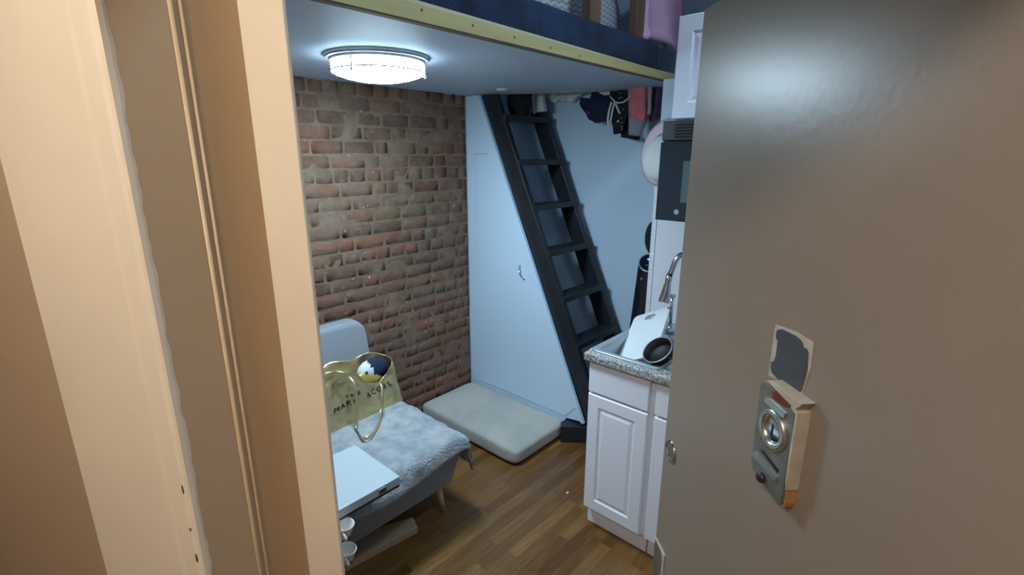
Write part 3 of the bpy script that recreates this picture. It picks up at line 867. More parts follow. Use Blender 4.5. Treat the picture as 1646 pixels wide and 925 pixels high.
# ------------------------------------------------------------------ ladder
LX0, LX1 = 2.376, 2.845
ld = thing('ladder', 'steep black painted wooden ladder climbing to the loft', 'ladder', (2.6, 1.45, 0.115))
def stringer(x0, x1, ztop, zbot):
    bm = bmesh.new()
    w_ = 0.125
    prism(bm, [(yline(zbot) - 0.004, zbot), (yline(ztop) - 0.004, ztop), (yline(ztop) - w_, ztop), (yline(zbot) - w_, zbot)], 'X', x0, x1, bev=0.003)
    obj('stringer', bm, 'dark', ld)
stringer(LX0, LX0 + 0.038, ZL - 0.004, 0.112)
stringer(LX1 - 0.038, LX1, 2.30, 0.112)
for k in range(7):
    zt = 1.985 - 0.272 * k
    yf = yline(zt) - 0.125
    bm = bmesh.new()
    box(bm, LX0 + 0.002, LX1 + 0.012, yf - 0.022, yf + 0.095, zt - 0.036, zt, bev=0.003)
    obj('tread', bm, 'dark', ld)
# black landing block at the foot
bm = bmesh.new()
prism(bm, [(2.255, 1.622), (2.36, 1.497), (2.50, 1.335), (2.87, 1.335), (2.87, 1.64), (2.375, 1.64), (2.375, 1.655), (2.30, 1.655)], 'Z', 0.0, 0.112, bev=0.004)
o = obj('step_block', bm, 'dark'); setp(o, 'low black step block on the floor at the foot of the ladder', 'step')

# things on the top tread
bm = bmesh.new()
a0 = atX(803, 150, 2.55); a1 = atX(846, 183, 2.55)
def fbk(u, v):  # rounded black filler shape added above the top tread
    th = 2 * math.pi * u
    x = 2.62 + 0.055 * math.copysign(abs(math.cos(th)) ** 0.6, math.cos(th)) * math.sin(math.pi * min(1, .12 + v * .9)) ** 0.4
    y = (a0.y + a1.y) / 2 + 0.085 * math.copysign(abs(math.sin(th)) ** 0.6, math.sin(th)) * math.sin(math.pi * min(1, .12 + v * .86)) ** 0.4
    return Vector((x + 0.008 * noise.noise(Vector((u * 8, v * 6, 2))), y, 1.986 + 0.24 * v))
grid(bm, 28, 14, fbk, wrap=True)
bm.verts.ensure_lookup_table()
o = obj('black_soft_shape', bm, 'black_cloth', smooth=True); setp(o, 'soft black shape added on the top ladder tread under the loft', 'bag')
bm = bmesh.new()
def outl(pts, X):
    return [(lambda q: (q.y, q.z))(atX(x, y, X)) for (x, y) in pts]
po = outl([(851, 140), (848, 160), (848, 171), (852, 180), (861, 184), (861, 172), (858, 160), (859, 140)], 2.74)
prism(bm, po, 'X', 2.72, 2.745, bev=0.004)
po2 = outl([(857, 138), (858, 160), (860, 181), (877, 179), (874, 160), (872, 138)], 2.76)
prism(bm, po2, 'X', 2.746, 2.78, bev=0.005)
o = obj('white_pouch', bm, 'white_cloth', smooth=False); setp(o, 'white fabric pouch at the right end of the top ladder tread', 'pouch')

# ------------------------------------------------------------------ garments on the rail in the alcove
rl = thing('clothes_rail', 'metal clothes rail hidden above the ladder alcove, carrying the clothes', 'rail', (2.83, 1.5, 2.30))
bm = bmesh.new(); tube(bm, [(2.83, 0.81, 2.33), (2.83, 2.40, 2.33)], 0.012, 12); obj('rod', bm, 'chrome', rl, smooth=True)
for yy in (1.0, 2.30):
    bm = bmesh.new(); box(bm, 2.82, XB - 0.001, yy - 0.01, yy + 0.01, 2.315, 2.345, bev=0.003); obj('bracket', bm, 'chrome', rl)
def g8(pts):   # outline given in the enlarged view of the clothes
    return [(920 + x / 7.706, 140 + y / 7.706) for x, y in pts]
def garment(name, pts, X, th, m, label, parts=(), fold=0.006, seed=0, cat='clothing'):
    """hanging cloth: outline reaching up to the rail, filled, folded and given real thickness"""
    pl = [atX(x, y, X) for (x, y) in pts]
    bm = bmesh.new()
    vs = [bm.verts.new(q) for q in pl]
    bm.faces.new(vs)
    bmesh.ops.triangulate(bm, faces=bm.faces)
    bmesh.ops.subdivide_edges(bm, edges=bm.edges, cuts=3, use_grid_fill=True)
    bmesh.ops.triangulate(bm, faces=bm.faces)
    for v in bm.verts:
        v.co.x += fold * math.sin(v.co.y * 95 + seed * 2 + v.co.z * 6) + fold * 0.7 * noise.noise(v.co * 22 + Vector((seed, 0, 0)))
    ex = bmesh.ops.extrude_face_region(bm, geom=list(bm.faces))
    nv = [g for g in ex['geom'] if isinstance(g, bmesh.types.BMVert)]
    bmesh.ops.translate(bm, verts=nv, vec=(th, 0, 0))
    bmesh.ops.recalc_face_normals(bm, faces=bm.faces)
    o = obj(name, bm, m, smooth=True)
    setp(o, label, cat, 'clothes hanging in the alcove')
    for (pn, kind, data, pm, plabel) in parts:
        b2 = bmesh.new()
        if kind == 'dots':
            for (x, y, rr) in data:
                q = atX(x, y, X - 0.012)
                b3 = bmesh.new()
                lathe(b3, [(0.0, 0.004), (rr * 0.8, 0.003), (rr, 0.0), (0.0, -0.004)], q, (-1, 0, 0), 12)
                obj(pn, b3, pm, o, smooth=True, label=plabel)
            b2.free(); continue
        else:
            for path, rr in data:
                tube(b2, [atX(x, y, X - 0.014) for (x, y) in path], rr, 8, flat=(1, 0.5))
        obj(pn, b2, pm, o, smooth=True, label=plabel)
    return o
TOP = 118
def up(pts, xa, xb):      # adds the hidden upper end, reaching the rail
    return [(xa, TOP)] + pts + [(xb, TOP)]
garment('ruffled_skirt', [(866, 112), (868, 155), (876, 160), (884, 161), (886, 164), (893, 164), (896, 160), (901, 163), (905, 164), (909, 160), (913, 165), (919, 164), (925, 158), (933, 152), (936, 112)],
        2.86, 0.02, 'white_cloth', 'white ruffled hem just showing below the loft, leftmost of the hanging clothes', seed=1, fold=0.01)
garment('navy_shirt', up(g8([(250, 60), (225, 140), (180, 150), (105, 130), (88, 205), (120, 265), (185, 272), (205, 400), (280, 445), (350, 420), (430, 395), (470, 300), (490, 60)]), 951, 984),
        2.80, 0.05, 'navy_cloth', 'dark navy shirt with a short sleeve sticking out to the left', parts=[('tag', 'dots', [(946.6, 181.5, 0.004)], 'white_cloth', 'white tag')], seed=2)
garment('pink_top', up([(958, 141), (961, 148), (970, 153), (982, 152), (988, 147), (992, 141)], 957, 995), 2.765, 0.02, 'pink_hat',
        'pale pink hem peeking out under the loft in front of the navy shirt', seed=3)
garment('black_dress', up(g8([(470, 90), (470, 300), (490, 480), (505, 585), (560, 570), (605, 582), (620, 430), (690, 330), (720, 60)]), 980, 1012),
        2.745, 0.04, 'black_cloth', 'black dress with white buttons and a white ribbon bow', seed=4,
        parts=[('button', 'dots', [(993.6, 195, 0.0075)] + [(x, y, 0.0035) for x, y in ((998.5, 190), (999, 197), (999.4, 203.6), (999.8, 208), (995, 158), (999, 157), (998, 150), (1002, 176))], 'white_cloth', 'white button'),
               ('ribbon', 'rib', [([(981, 155), (988, 163), (995, 166), (1003, 164), (1011, 158), (1020, 148), (1024, 138)], 0.009), ([(983, 164), (979, 178), (977, 192), (978, 205)], 0.007),
                                  ([(988, 164), (984, 180), (981, 198)], 0.007), ([(989, 164), (993, 174), (997, 183)], 0.012)], 'white_cloth', 'white ribbon bow')])
garment('black_skirt', g8([(640, -150), (610, 350), (605, 625), (700, 640), (780, 660), (800, 640), (805, 598), (690, 590), (690, 370), (740, -150)]), 2.78, 0.03, 'black_cloth',
        'black skirt hanging behind the grey top, to the right of the black dress', seed=5)
garment('grey_top', g8([(690, -150), (690, 400), (690, 595), (810, 610), (830, 580), (905, 430), (960, -150)]), 2.735, 0.025, 'grey_cloth',
        'grey top hanging low below the coral garment', seed=6)
garment('coral_top', g8([(735, -150), (715, 90), (705, 250), (725, 370), (800, 400), (895, 430), (910, 330), (895, 60), (905, -150)]), 2.70, 0.03, 'coral',
        'coral pink top hanging brightest of the clothes', seed=7, fold=0.009)
garment('beige_scarf', g8([(895, -150), (898, 60), (915, 335), (945, 350), (968, 330), (985, 60), (990, -150)]), 2.715, 0.025, 'beige_cloth',
        'beige knit scarf hanging just right of the coral top', seed=8, fold=0.008)
garment('plum_dress', g8([(965, -150), (965, 200), (935, 420), (1000, 430), (1095, 350), (1110, 60), (1115, -150)]), 2.745, 0.03, 'plum',
        'dark plum dress hanging rightmost of the clothes, above the pink hat', seed=9, fold=0.010)

# ------------------------------------------------------------------ tower fan
FX, FY = 2.72, 1.345
fan = thing('tower_fan', 'black tower fan with a slanted control top standing behind the sink', 'fan', (FX, FY, 0))
bm = bmesh.new(); lathe(bm, [(0.0, 0.0), (0.16, 0.0), (0.162, 0.012), (0.15, 0.022), (0.07, 0.03), (0.0, 0.03)], (FX, FY, 0), (0, 0, 1), 40); obj('base', bm, 'black_satin', fan, smooth=True)
bm = bmesh.new()
topc = Vector((FX, FY, 1.118)); tdir = Vector((-0.50, -0.24, 0.80)).normalized()
def fbody(u, v):
    th = 2 * math.pi * u
    rr = 0.132 - 0.070 * v
    z0 = 0.03; c_, s_ = math.cos(th), math.sin(th)
    zt = topc.z - (tdir.x * c_ * 0.062 + tdir.y * s_ * 0.062) / tdir.z
    return Vector((FX + rr * c_, FY + rr * s_, z0 + (zt - z0) * v))
grid(bm, 40, 20, fbody, wrap=True); obj('body', bm, 'black_gloss', fan, smooth=True)
def slant(rr, th, off):
    c_, s_ = math.cos(th), math.sin(th)
    return Vector((FX + rr * c_, FY + rr * s_, topc.z - (tdir.x * c_ + tdir.y * s_) * rr / tdir.z)) + tdir * off
bm = bmesh.new(); grid(bm, 40, 4, lambda u, v: slant(0.055 * v + 0.0005, 2 * math.pi * u, 0.002), wrap=True)
cpn = obj('control_panel', bm, 'black_gloss', fan, smooth=True)
bm = bmesh.new(); grid(bm, 40, 5, lambda u, v: slant(0.062 - 0.007 * v, 2 * math.pi * u, 0.004 * math.sin(v * math.pi)), wrap=True); obj('rim', bm, 'lamp_rim', fan, smooth=True, label='silver rim')
def pdisc(dx, dy, rr, m, nm):
    s, u_ = frame_of(tdir)
    q = topc + s * dx + u_ * dy + tdir * 0.003
    b2 = bmesh.new(); lathe(b2, [(0.0, 0.002), (rr * .8, 0.002), (rr, 0.0)], q, tdir, 14); obj(nm, b2, m, cpn)
pdisc(0.005, 0.026, 0.008, 'blue_led', 'display_light')
for dx in (-0.026, -0.008, 0.011): pdisc(dx, -0.022, 0.006, 'steel_bright', 'button')
bm = bmesh.new(); lathe(bm, [(0.0, 0.003), (0.008, 0.002), (0.009, 0.0)], (FX - 0.066, FY + 0.01, 1.03), (-1, 0.1, 0.08), 16); obj('badge', bm, 'steel_bright', fan)

# black oval bag hung on the far wall above the fan
bm = bmesh.new()
def fov(u, v):
    th = 2 * math.pi * u; rr = math.sin(v * math.pi / 2)
    return Vector((XB - 0.002 - 0.035 * math.cos(v * math.pi / 2), 1.415 + 0.075 * rr * math.cos(th), 1.235 + 0.118 * rr * math.sin(th)))
grid(bm, 36, 12, fov, wrap=True)
o = obj('hanging_bag', bm, 'black_satin', smooth=True); setp(o, 'small black oval bag hanging on the far white wall just above the tower fan', 'bag')

# ------------------------------------------------------------------ kitchen: base cabinets
def raised_panel(bm, x, y0, y1, z0, z1, m=0.055, arch=False):
    """door leaf facing -X at plane x, with a sunk groove and raised centre"""
    th = 0.018
    def loop(d, off):
        return [Vector((x + off, y0 + d, z0 + d)), Vector((x + off, y1 - d, z0 + d)), Vector((x + off, y1 - d, z1 - d)), Vector((x + off, y0 + d, z1 - d))]
    seq = [loop(0, th), loop(0, 0.004), loop(0.004, 0.0), loop(m, 0.0), loop(m + 0.006, 0.006), loop(m + 0.012, 0.006), loop(m + 0.026, 0.0015), loop(m + 0.03, 0.0015)]
    R_ = [[bm.verts.new(p_) for p_ in lp] for lp in seq]
    for i in range(len(R_) - 1):
        for k in range(4):
            bm.faces.new((R_[i][k], R_[i][(k + 1) % 4], R_[i + 1][(k + 1) % 4], R_[i + 1][k]))
    bm.faces.new(R_[-1]); bm.faces.new(R_[0][::-1])
    bmesh.ops.recalc_face_normals(bm, faces=bm.faces)
    return bm
def base_cabinet(y0, y1, label):
    t = thing('base_cabinet', label, 'cabinet', (2.05, (y0 + y1) / 2, 0), 'white base cabinets')
    bm = bmesh.new()
    box(bm, 1.770, 2.355, y0 + 0.001, y1 - 0.001, 0.105, 0.70, bev=0.0015)
    box(bm, 1.770, 1.784, y0 + 0.001, y1 - 0.001, 0.70, 0.866)          # open above, where the sink hangs
    box(bm, 2.345, 2.355, y0 + 0.001, y1 - 0.001, 0.70, 0.866)
    for ya in (y0 + 0.001, y1 - 0.013): box(bm, 1.784, 2.345, ya, ya + 0.012, 0.70, 0.866)
    obj('carcass', bm, 'cabinet', t)
    bm = bmesh.new(); box(bm, 1.80, 2.355, y0 + 0.002, y1 - 0.002, 0.0, 0.105); obj('toe_kick', bm, 'cabinet', t)
    dy0 = y0 + 0.022; dy1 = y1 - 0.004
    bm = bmesh.new(); raised_panel(bm, 1.751, dy0, dy1, 0.112, 0.708); obj('door', bm, 'cabinet', t)
    bm = bmesh.new(); box(bm, 1.751, 1.7695, dy0, dy1, 0.718, 0.858, bev=0.004); obj('drawer_front', bm, 'cabinet', t)
    return t
base_cabinet(0.800, 1.118, 'white base cabinet under the sink with raised door panel, left end of the counter')
base_cabinet(0.36, 0.798, 'second white base cabinet, half hidden by the open door')

# countertop with an opening for the sink
SX0, SX1, SY0, SY1 = 1.760, 2.20, 0.795, 1.118
bm = bmesh.new()
cx0, cx1, cy0, cy1 = 1.728, 2.358, 0.36, 1.134
inr = (SX0 + 0.012, SX1 - 0.012, SY0 + 0.012, SY1 - 0.010)
box(bm, cx0, inr[0], cy0, cy1, 0.868, 0.908, bev=0.010, seg=4)
box(bm, inr[1], cx1, cy0, cy1, 0.868, 0.908)
box(bm, inr[0], inr[1], cy0, inr[2], 0.868, 0.908)
box(bm, inr[0], inr[1], inr[3], cy1, 0.868, 0.908, bev=0.002)
o = obj('countertop', bm, 'counter'); setp(o, 'speckled grey countertop around the sink', 'countertop')

# sink
sk = thing('sink', 'grey drop-in sink set in the speckled countertop', 'sink', ((SX0 + SX1) / 2, (SY0 + SY1) / 2, 0.72))
bm = bmesh.new()
loops = [(0.0, 0.9085, 0.030), (0.0, 0.914, 0.030), (0.004, 0.917, 0.030), (0.020, 0.917, 0.030), (0.026, 0.913, 0.035), (0.030, 0.885, 0.040), (0.040, 0.745, 0.045), (0.055, 0.730, 0.045), (0.10, 0.728, 0.04)]
R_ = []
for (dd_, zz, rad) in loops:
    bk = 0.065 if dd_ > 0.015 else 0.0
    pts = rrect(SX0 + dd_, SX1 - dd_ - bk, SY0 + dd_, SY1 - dd_, max(0.006, rad - dd_ * 0.2), 5)
    R_.append([bm.verts.new((p_[0], p_[1], zz)) for p_ in pts])
n = len(R_[0])
for i in range(len(R_) - 1):
    for k in range(n): bm.faces.new((R_[i][k], R_[i][(k + 1) % n], R_[i + 1][(k + 1) % n], R_[i + 1][k]))
bm.faces.new(R_[-1]); bmesh.ops.recalc_face_normals(bm, faces=bm.faces)
o = obj('basin', bm, 'sink', sk, smooth=True)
bm = bmesh.new(); lathe(bm, [(0.0, 0.001), (0.03, 0.001), (0.04, 0.004), (0.042, 0.0)], (1.95, 0.955, 0.7285), (0, 0, 1), 24); obj('drain', bm, 'chrome', sk, smooth=True)

# cutting board leaning in the sink
Ab = atX(997, 571, 1.93); Bb = atX(1021, 510, 2.16); Cb = atX(1077, 493, 2.16)
e1 = (Bb - Ab).normalized()
e2 = ((Cb - Bb) - e1 * (Cb - Bb).dot(e1)).normalized(); nb = e1.cross(e2)
Wd = (Cb - Bb).length; Hh = (Bb - Ab).length + 0.055
if nb.dot(EYE - Bb) < 0: nb = -nb
bm = bmesh.new()
outer = rrect(-Hh, 0.004, -0.004, Wd + 0.004, 0.022, 6)
hole = rrect(-0.052, -0.020, 0.070, 0.128, 0.0145, 6)
def bp_(p_, off): return Bb + e1 * p_[0] + e2 * p_[1] + nb * off
n = len(outer)
rings = {}
for off in (0.0, -0.008):
    ov = [bm.verts.new(bp_(p_, off)) for p_ in outer]; hv = [bm.verts.new(bp_(p_, off)) for p_ in hole]
    rings[off] = (ov, hv)
    for k in range(n):
        bm.faces.new((ov[k], ov[(k + 1) % n], hv[(k + 1) % n], hv[k]))
for idx in (0, 1):
    a, b_ = rings[0.0][idx], rings[-0.008][idx]
    for k in range(n): bm.faces.new((a[k], a[(k + 1) % n], b_[(k + 1) % n], b_[k]))
bmesh.ops.recalc_face_normals(bm, faces=bm.faces)
o = obj('cutting_board', bm, 'plastic_white'); setp(o, 'white plastic cutting board with a handle slot leaning in the sink', 'cutting board')

# black pan
pv = ray(1057, 563)
pax = (nb + Vector((-0.12, -0.10, 0.0))).normalized()
pc = EYE + pv * (((Bb - EYE).dot(nb) + 0.052) / pv.dot(nb))
pn = thing('frying_pan', 'small black frying pan tipped up in the sink against the cutting board', 'pan', (pc.x, pc.y, pc.z - 0.07))
bm = bmesh.new()
R0 = 0.064
lathe(bm, [(0.0, -0.038), (R0 * 0.80, -0.038), (R0 * 0.90, -0.032), (R0, 0.0), (R0 + 0.003, 0.002), (R0 - 0.002, 0.003), (R0 * 0.87, -0.028), (R0 * 0.76, -0.034), (0.0, -0.034)], pc, pax, 48)
obj('pan_body', bm, 'pan_black', pn, smooth=True)
bm = bmesh.new(); lathe(bm, [(R0 - 0.002, 0.0005), (R0 + 0.003, 0.0005), (R0 + 0.0035, 0.003), (R0 - 0.002, 0.0045)], pc, pax, 48, closed=True); obj('rim', bm, 'steel', pn, smooth=True)
s_, u_ = frame_of(pax)
hd = (s_ if s_.dot(RT) > 0 else -s_)
bm = bmesh.new(); tube(bm, [pc + hd * (R0 + 0.001) - pax * 0.01, pc + hd * (R0 + 0.05) - pax * 0.008, pc + hd * (R0 + 0.15)], [0.007, 0.009, 0.010], 10, flat=(1, .6)); obj('handle', bm, 'black_satin', pn, smooth=True)

# faucet
fx, fy = 2.235, 0.835
fc = thing('faucet', 'chrome gooseneck kitchen faucet with a pull-down spray head behind the sink', 'faucet', (fx, fy, 0.908))
ZF = 0.9175
bm = bmesh.new(); lathe(bm, [(0.0, -0.008), (0.030, -0.008), (0.030, 0.012), (0.024, 0.020), (0.020, 0.09), (0.016, 0.10), (0.0, 0.10)], (fx, fy, ZF), (0, 0, 1), 24); obj('base', bm, 'chrome', fc, smooth=True)
he = atX(1067, 486, 2.13); hp = atX(1074.5, 452, 2.135)
nk = atX(1087, 418, 2.16)
ctl = [Vector((fx, fy, ZF + 0.095)), Vector((fx, fy, ZF + 0.30)), Vector((fx - 0.015, fy + 0.02, ZF + 0.385)), Vector(nk) * 0.5 + Vector((fx - 0.03, fy + 0.045, ZF + 0.42)) * 0.5, Vector(nk), Vector(hp)]
path = []
for i in range(len(ctl) - 1):
    p0 = ctl[max(i - 1, 0)]; p1 = ctl[i]; p2 = ctl[i + 1]; p3 = ctl[min(i + 2, len(ctl) - 1)]
    for k in range(7):
        t_ = k / 7
        path.append(0.5 * ((2 * p1) + (p2 - p0) * t_ + (2 * p0 - 5 * p1 + 4 * p2 - p3) * t_ * t_ + (3 * p1 - p0 - 3 * p2 + p3) * t_ ** 3))
path.append(ctl[-1])
bm = bmesh.new(); tube(bm, path, 0.0130, 14); obj('gooseneck', bm, 'chrome', fc, smooth=True)
bm = bmesh.new(); tube(bm, [hp + (hp - he) * 0.35, hp, hp.lerp(he, 0.10), hp.lerp(he, 0.20), hp.lerp(he, .92), he], [0.014, 0.0155, 0.0135, 0.0165, 0.026, 0.024], 18); obj('spray_head', bm, 'chrome', fc, smooth=True)
bm = bmesh.new(); tube(bm, [(fx, fy - 0.018, ZF + 0.06), (fx - 0.01, fy - 0.05, ZF + 0.075), (fx - 0.03, fy - 0.10, ZF + 0.10)], [0.008, 0.007, 0.006], 10); obj('lever', bm, 'chrome', fc, smooth=True)
# soap pump beside the faucet
sb = atX(1077, 524, 2.19); st_ = atX(1082, 452, 2.19)
sd = thing('soap_pump', 'slim chrome soap pump standing on the sink deck between cutting board and door', 'soap pump', (2.19, sb.y, 0.917))
bm = bmesh.new(); lathe(bm, [(0.0, 0.0), (0.020, 0.0), (0.020, 0.012), (0.012, 0.02), (0.009, 0.045), (0.0, 0.045)], (2.19, sb.y, 0.9172), (0, 0, 1), 20); obj('collar', bm, 'chrome', sd, smooth=True)
bm = bmesh.new(); tube(bm, [(2.19, sb.y, 0.962), (2.19, sb.y, 1.03), (2.188, sb.y, 1.10)], 0.0075, 12); obj('stem', bm, 'chrome', sd, smooth=True)
bm = bmesh.new(); tube(bm, [(2.195, sb.y - 0.006, 1.10), (2.17, sb.y + 0.004, 1.106), (2.13, sb.y + 0.012, 1.098)], [0.010, 0.009, 0.006], 12); obj('nozzle', bm, 'chrome', sd, smooth=True)

# tiled edge strip and backsplash field on the kitchen wall
bm = bmesh.new()
box(bm, XK - 0.006, XK - 0.0005, YK - 0.027, YK + 0.0, 0.91, 1.875, mi=1)
k = 0
zz = 1.875
while zz > 0.93:
    z1 = zz - 0.0885
    box(bm, XK - 0.009, XK - 0.004, YK - 0.026, YK - 0.0005, max(z1, 0.912) + 0.0012, zz - 0.0012, bev=0.0012)
    zz = z1
tl = struct('trim_3', bm, ['tile', 'grout'], label='narrow column of white edge tiles at the end of the kitchen wall')
bm = bmesh.new(); box(bm, XK - 0.007, XK - 0.0005, 0.30, YK - 0.028, 0.909, 1.47)
struct('trim_4', bm, 'tile', label='glossy white backsplash behind the faucet')

# upper cabinet
uc = thing('upper_cabinet', 'white wall cabinet with a raised door above the microwave', 'cabinet', (2.19, 0.65, 1.88))
bm = bmesh.new(); box(bm, 2.05, 2.357, 0.35, 0.958, 1.882, 2.272, bev=0.002); obj('carcass', bm, 'cabinet', uc)
bm = bmesh.new(); raised_panel(bm, 2.031, 0.652, 0.956, 1.886, 2.268, m=0.06); obj('door', bm, 'cabinet', uc)
bm = bmesh.new(); raised_panel(bm, 2.031, 0.352, 0.648, 1.886, 2.268, m=0.06); obj('door', bm, 'cabinet', uc)
# microwave
mw = thing('microwave', 'black over-range microwave below the white wall cabinet', 'microwave', (2.15, 0.65, 1.478))
my0, my1 = 0.35, 0.968
bm = bmesh.new(); box(bm, 2.00, 2.357, my0, my1, 1.478, 1.878, bev=0.003); obj('body', bm, 'black_satin', mw)
bm = bmesh.new(); box(bm, 1.984, 2.0, my0, my1 - 0.002, 1.801, 1.876, bev=0.003)
vg = obj('vent_grille', bm, 'black_satin', mw)
for k in range(5):
    zz = 1.812 + k * 0.0115
    bm = bmesh.new(); box(bm, 1.9815, 1.9845, my0 + 0.02, my1 - 0.055, zz, zz + 0.0055, bev=0.001); obj('slat', bm, 'black_gloss', vg)
bm = bmesh.new(); box(bm, 1.978, 2.0, my0, my1 - 0.001, 1.480, 1.795, bev=0.004)
md = obj('door', bm, 'glass_dark', mw)
bm = bmesh.new(); box(bm, 1.9765, 1.9785, my0 + 0.2, my1 - 0.105, 1.558, 1.722, bev=0.001); obj('window', bm, 'glass_window', md)
q = atX(1087, 341, 1.977)
bm = bmesh.new(); lathe(bm, [(0.0, 0.0005), (0.0085, 0.0005), (0.0085, 0.0012), (0.0105, 0.0012), (0.0105, -0.001), (0.0, -0.001)], (1.9775, q.y, q.z), (-1, 0, 0), 24)
obj('emblem', bm, 'lamp_rim', md)

# pink sun hat hanging on the end of the kitchen wall
hc = Vector((2.30, 1.108, 1.755))
hat = thing('sun_hat', 'pale pink brimmed hat hanging on the wall beside the microwave', 'hat', (2.345, 1.098, 1.60))
hax = Vector((-0.94, 0.30, 0.10)).normalized()
bm = bmesh.new()
lathe(bm, [(0.090, 0.0), (0.115, -0.004), (0.140, -0.012), (0.158, -0.020), (0.160, -0.017), (0.140, -0.008), (0.115, 0.0), (0.090, 0.004)], hc, hax, 48, closed=True)
obj('brim', bm, 'pink_hat', hat, smooth=True)
bm = bmesh.new()
lathe(bm, [(0.112, -0.004), (0.110, 0.015), (0.100, 0.035), (0.082, 0.050), (0.05, 0.058), (0.0, 0.060)], hc + Vector((0, -0.004, -0.030)), hax, 40)
obj('crown', bm, 'white_cloth', hat, smooth=True, label='white crown')
bm = bmesh.new()
lathe(bm, [(0.1135, -0.003), (0.1135, 0.010), (0.1125, 0.014), (0.1105, -0.003)], hc + Vector((0, -0.004, -0.030)), hax, 40, closed=True)
obj('ribbon', bm, 'pink_hat', hat, smooth=True)

# ------------------------------------------------------------------ floor cushion
bm = bmesh.new()
cxa, cxb, cya, cyb = 1.862, 2.343, 1.648, 2.522
hgt = 0.118
def fcu(u, v):
    th = 2 * math.pi * u
    ph = math.pi * (v - .5)
    sg = lambda q, e_: math.copysign(abs(q) ** e_, q)
    cz = sg(math.cos(ph), 0.24)
    x = (cxa + cxb) / 2 + sg(math.cos(th), 0.14) * cz * (cxb - cxa) / 2
    y = (cya + cyb) / 2 + sg(math.sin(th), 0.14) * cz * (cyb - cya) / 2
    z = hgt / 2 + sg(math.sin(ph), 0.45) * hgt / 2
    if z > hgt * 0.5:
        z += 0.010 * noise.noise(Vector((x * 5, y * 5, 1))) + 0.004 * noise.noise(Vector((x * 17, y * 17, 1)))
    return Vector((x, y, max(0.001, z)))
grid(bm, 96, 40, fcu, wrap=True)
# refine the flat top so it carries its dents
bmesh.ops.remove_doubles(bm, verts=bm.verts, dist=1e-5)
o = obj('floor_cushion', bm, 'cushion', smooth=True); setp(o, 'thick grey plush floor cushion lying against the closet and brick wall', 'cushion')

# ------------------------------------------------------------------ sofa
SXL, SXR = 0.17, 1.405
so = thing('sofa', 'small grey blue upholstered sofa with pale legs against the brick wall', 'sofa', (0.72, 2.0, 0))
bm = bmesh.new()
prism(bm, [(1.665, 0.150), (1.575, 0.395), (1.60, 0.425), (2.43, 0.425), (2.44, 0.150)], 'X', SXL, SXR, bev=0.022, seg=4)
obj('seat', bm, 'sofa', so, smooth=True)
bm = bmesh.new()
outl_ = rrect(SXL + 0.01, SXR - 0.01, 0.425, 0.868, 0.075, 8)
outl_ = [(x, z) if z > 0.52 else (x, max(0.427, z)) for x, z in outl_]
fr_, bk_ = [], []
def back_y(z): return 2.262 + (z - 0.43) * 0.20
A0 = [bm.verts.new((x, back_y(z), z)) for x, z in outl_]; B0 = [bm.verts.new((x, back_y(z) + 0.10, z)) for x, z in outl_]
bm.faces.new(A0); bm.faces.new(B0[::-1])
n = len(outl_)
for i in range(n): bm.faces.new((A0[i], B0[i], B0[(i + 1) % n], A0[(i + 1) % n]))
bmesh.ops.recalc_face_normals(bm, faces=bm.faces)
o = obj('backrest', bm, 'sofa', so); mod_bevel(o, 0.025, 4)
for (x, y, dx, dy) in ((1.345, 1.715, 0.02, -0.018), (0.24, 1.74, -0.02, -0.018), (1.32, 2.38, 0.02, 0.018), (0.26, 2.38, -0.02, 0.018)):
    bm = bmesh.new(); tube(bm, [(x + dx, y + dy, 0.0), (x + dx * 0.4, y + dy * 0.4, 0.09), (x, y, 0.152)], [0.013, 0.018, 0.022], 16); obj('leg', bm, 'pale_leg', so, smooth=True)

# flat cardboard sheet under the sofa
bm = bmesh.new()
prism(bm, [(0.45, 1.88), (1.06, 1.795), (1.205, 1.735), (1.18, 1.665), (0.45, 1.76)][::1], 'Z', 0.0, 0.035, bev=0.003)
o = obj('cardboard_box', bm, 'cardboard'); setp(o, 'flat cardboard box on the floor under the sofa front', 'box')

# fleece blanket draped over the seat
ZS = 0.428
def drape(d_, rad=0.045):
    """d_ beyond the edge -> (outward, downward)"""
    if d_ <= 0: return d_, 0.0
    a = min(d_ / rad, math.radians(78))
    o_ = rad * math.sin(a); dn = rad * (1 - math.cos(a))
    rest = max(0, d_ - rad * math.radians(78))
    return o_ + rest * math.cos(math.radians(78)), dn + rest * math.sin(math.radians(78))
bm = bmesh.new()
def fbl(u, v):
    s = 0.24 + u * 1.295                    # along X (flat)
    t = 2.30 - v * (0.76 + 0.05 * u)        # along Y (flat), towards the front
    t += 0.03 * math.sin(u * 9) * v
    s += 0.035 * (v - 0.4) * u + 0.02 * math.sin(v * 8) * u
    ox, zx = drape(s - 1.372); oy, zy = drape(1.615 - t)
    x = min(s, 1.372) + (ox if s > 1.372 else 0)
    y = max(t, 1.615) - (oy if t < 1.615 else 0)
    z = ZS + 0.026 - max(zx, zy) * 1.0 - 0.35 * min(zx, zy)
    w_ = 0.009 * noise.noise(Vector((s * 7, t * 7, 1.3))) + 0.005 * math.sin(t * 60 + 8 * s + 3 * noise.noise(Vector((s * 3, t * 3, 0)))) * max(0, noise.noise(Vector((s * 2.3, t * 2.3, 8))) + .35) \
        + 0.004 * noise.noise(Vector((s * 24, t * 24, 2)))
    flare = 0.02 if zy > 0.02 else 0
    return Vector((x + (0.6 * w_ if zx > .01 else 0), y - (0.9 * w_ if zy > 0.01 else 0), z + w_ + 0.004))
grid(bm, 110, 80, fbl)
o = obj('throw_blanket', bm, 'blanket', smooth=True); mod_solid(o, 0.016, 1)
setp(o, 'light grey fleece throw draped over the sofa seat', 'blanket')

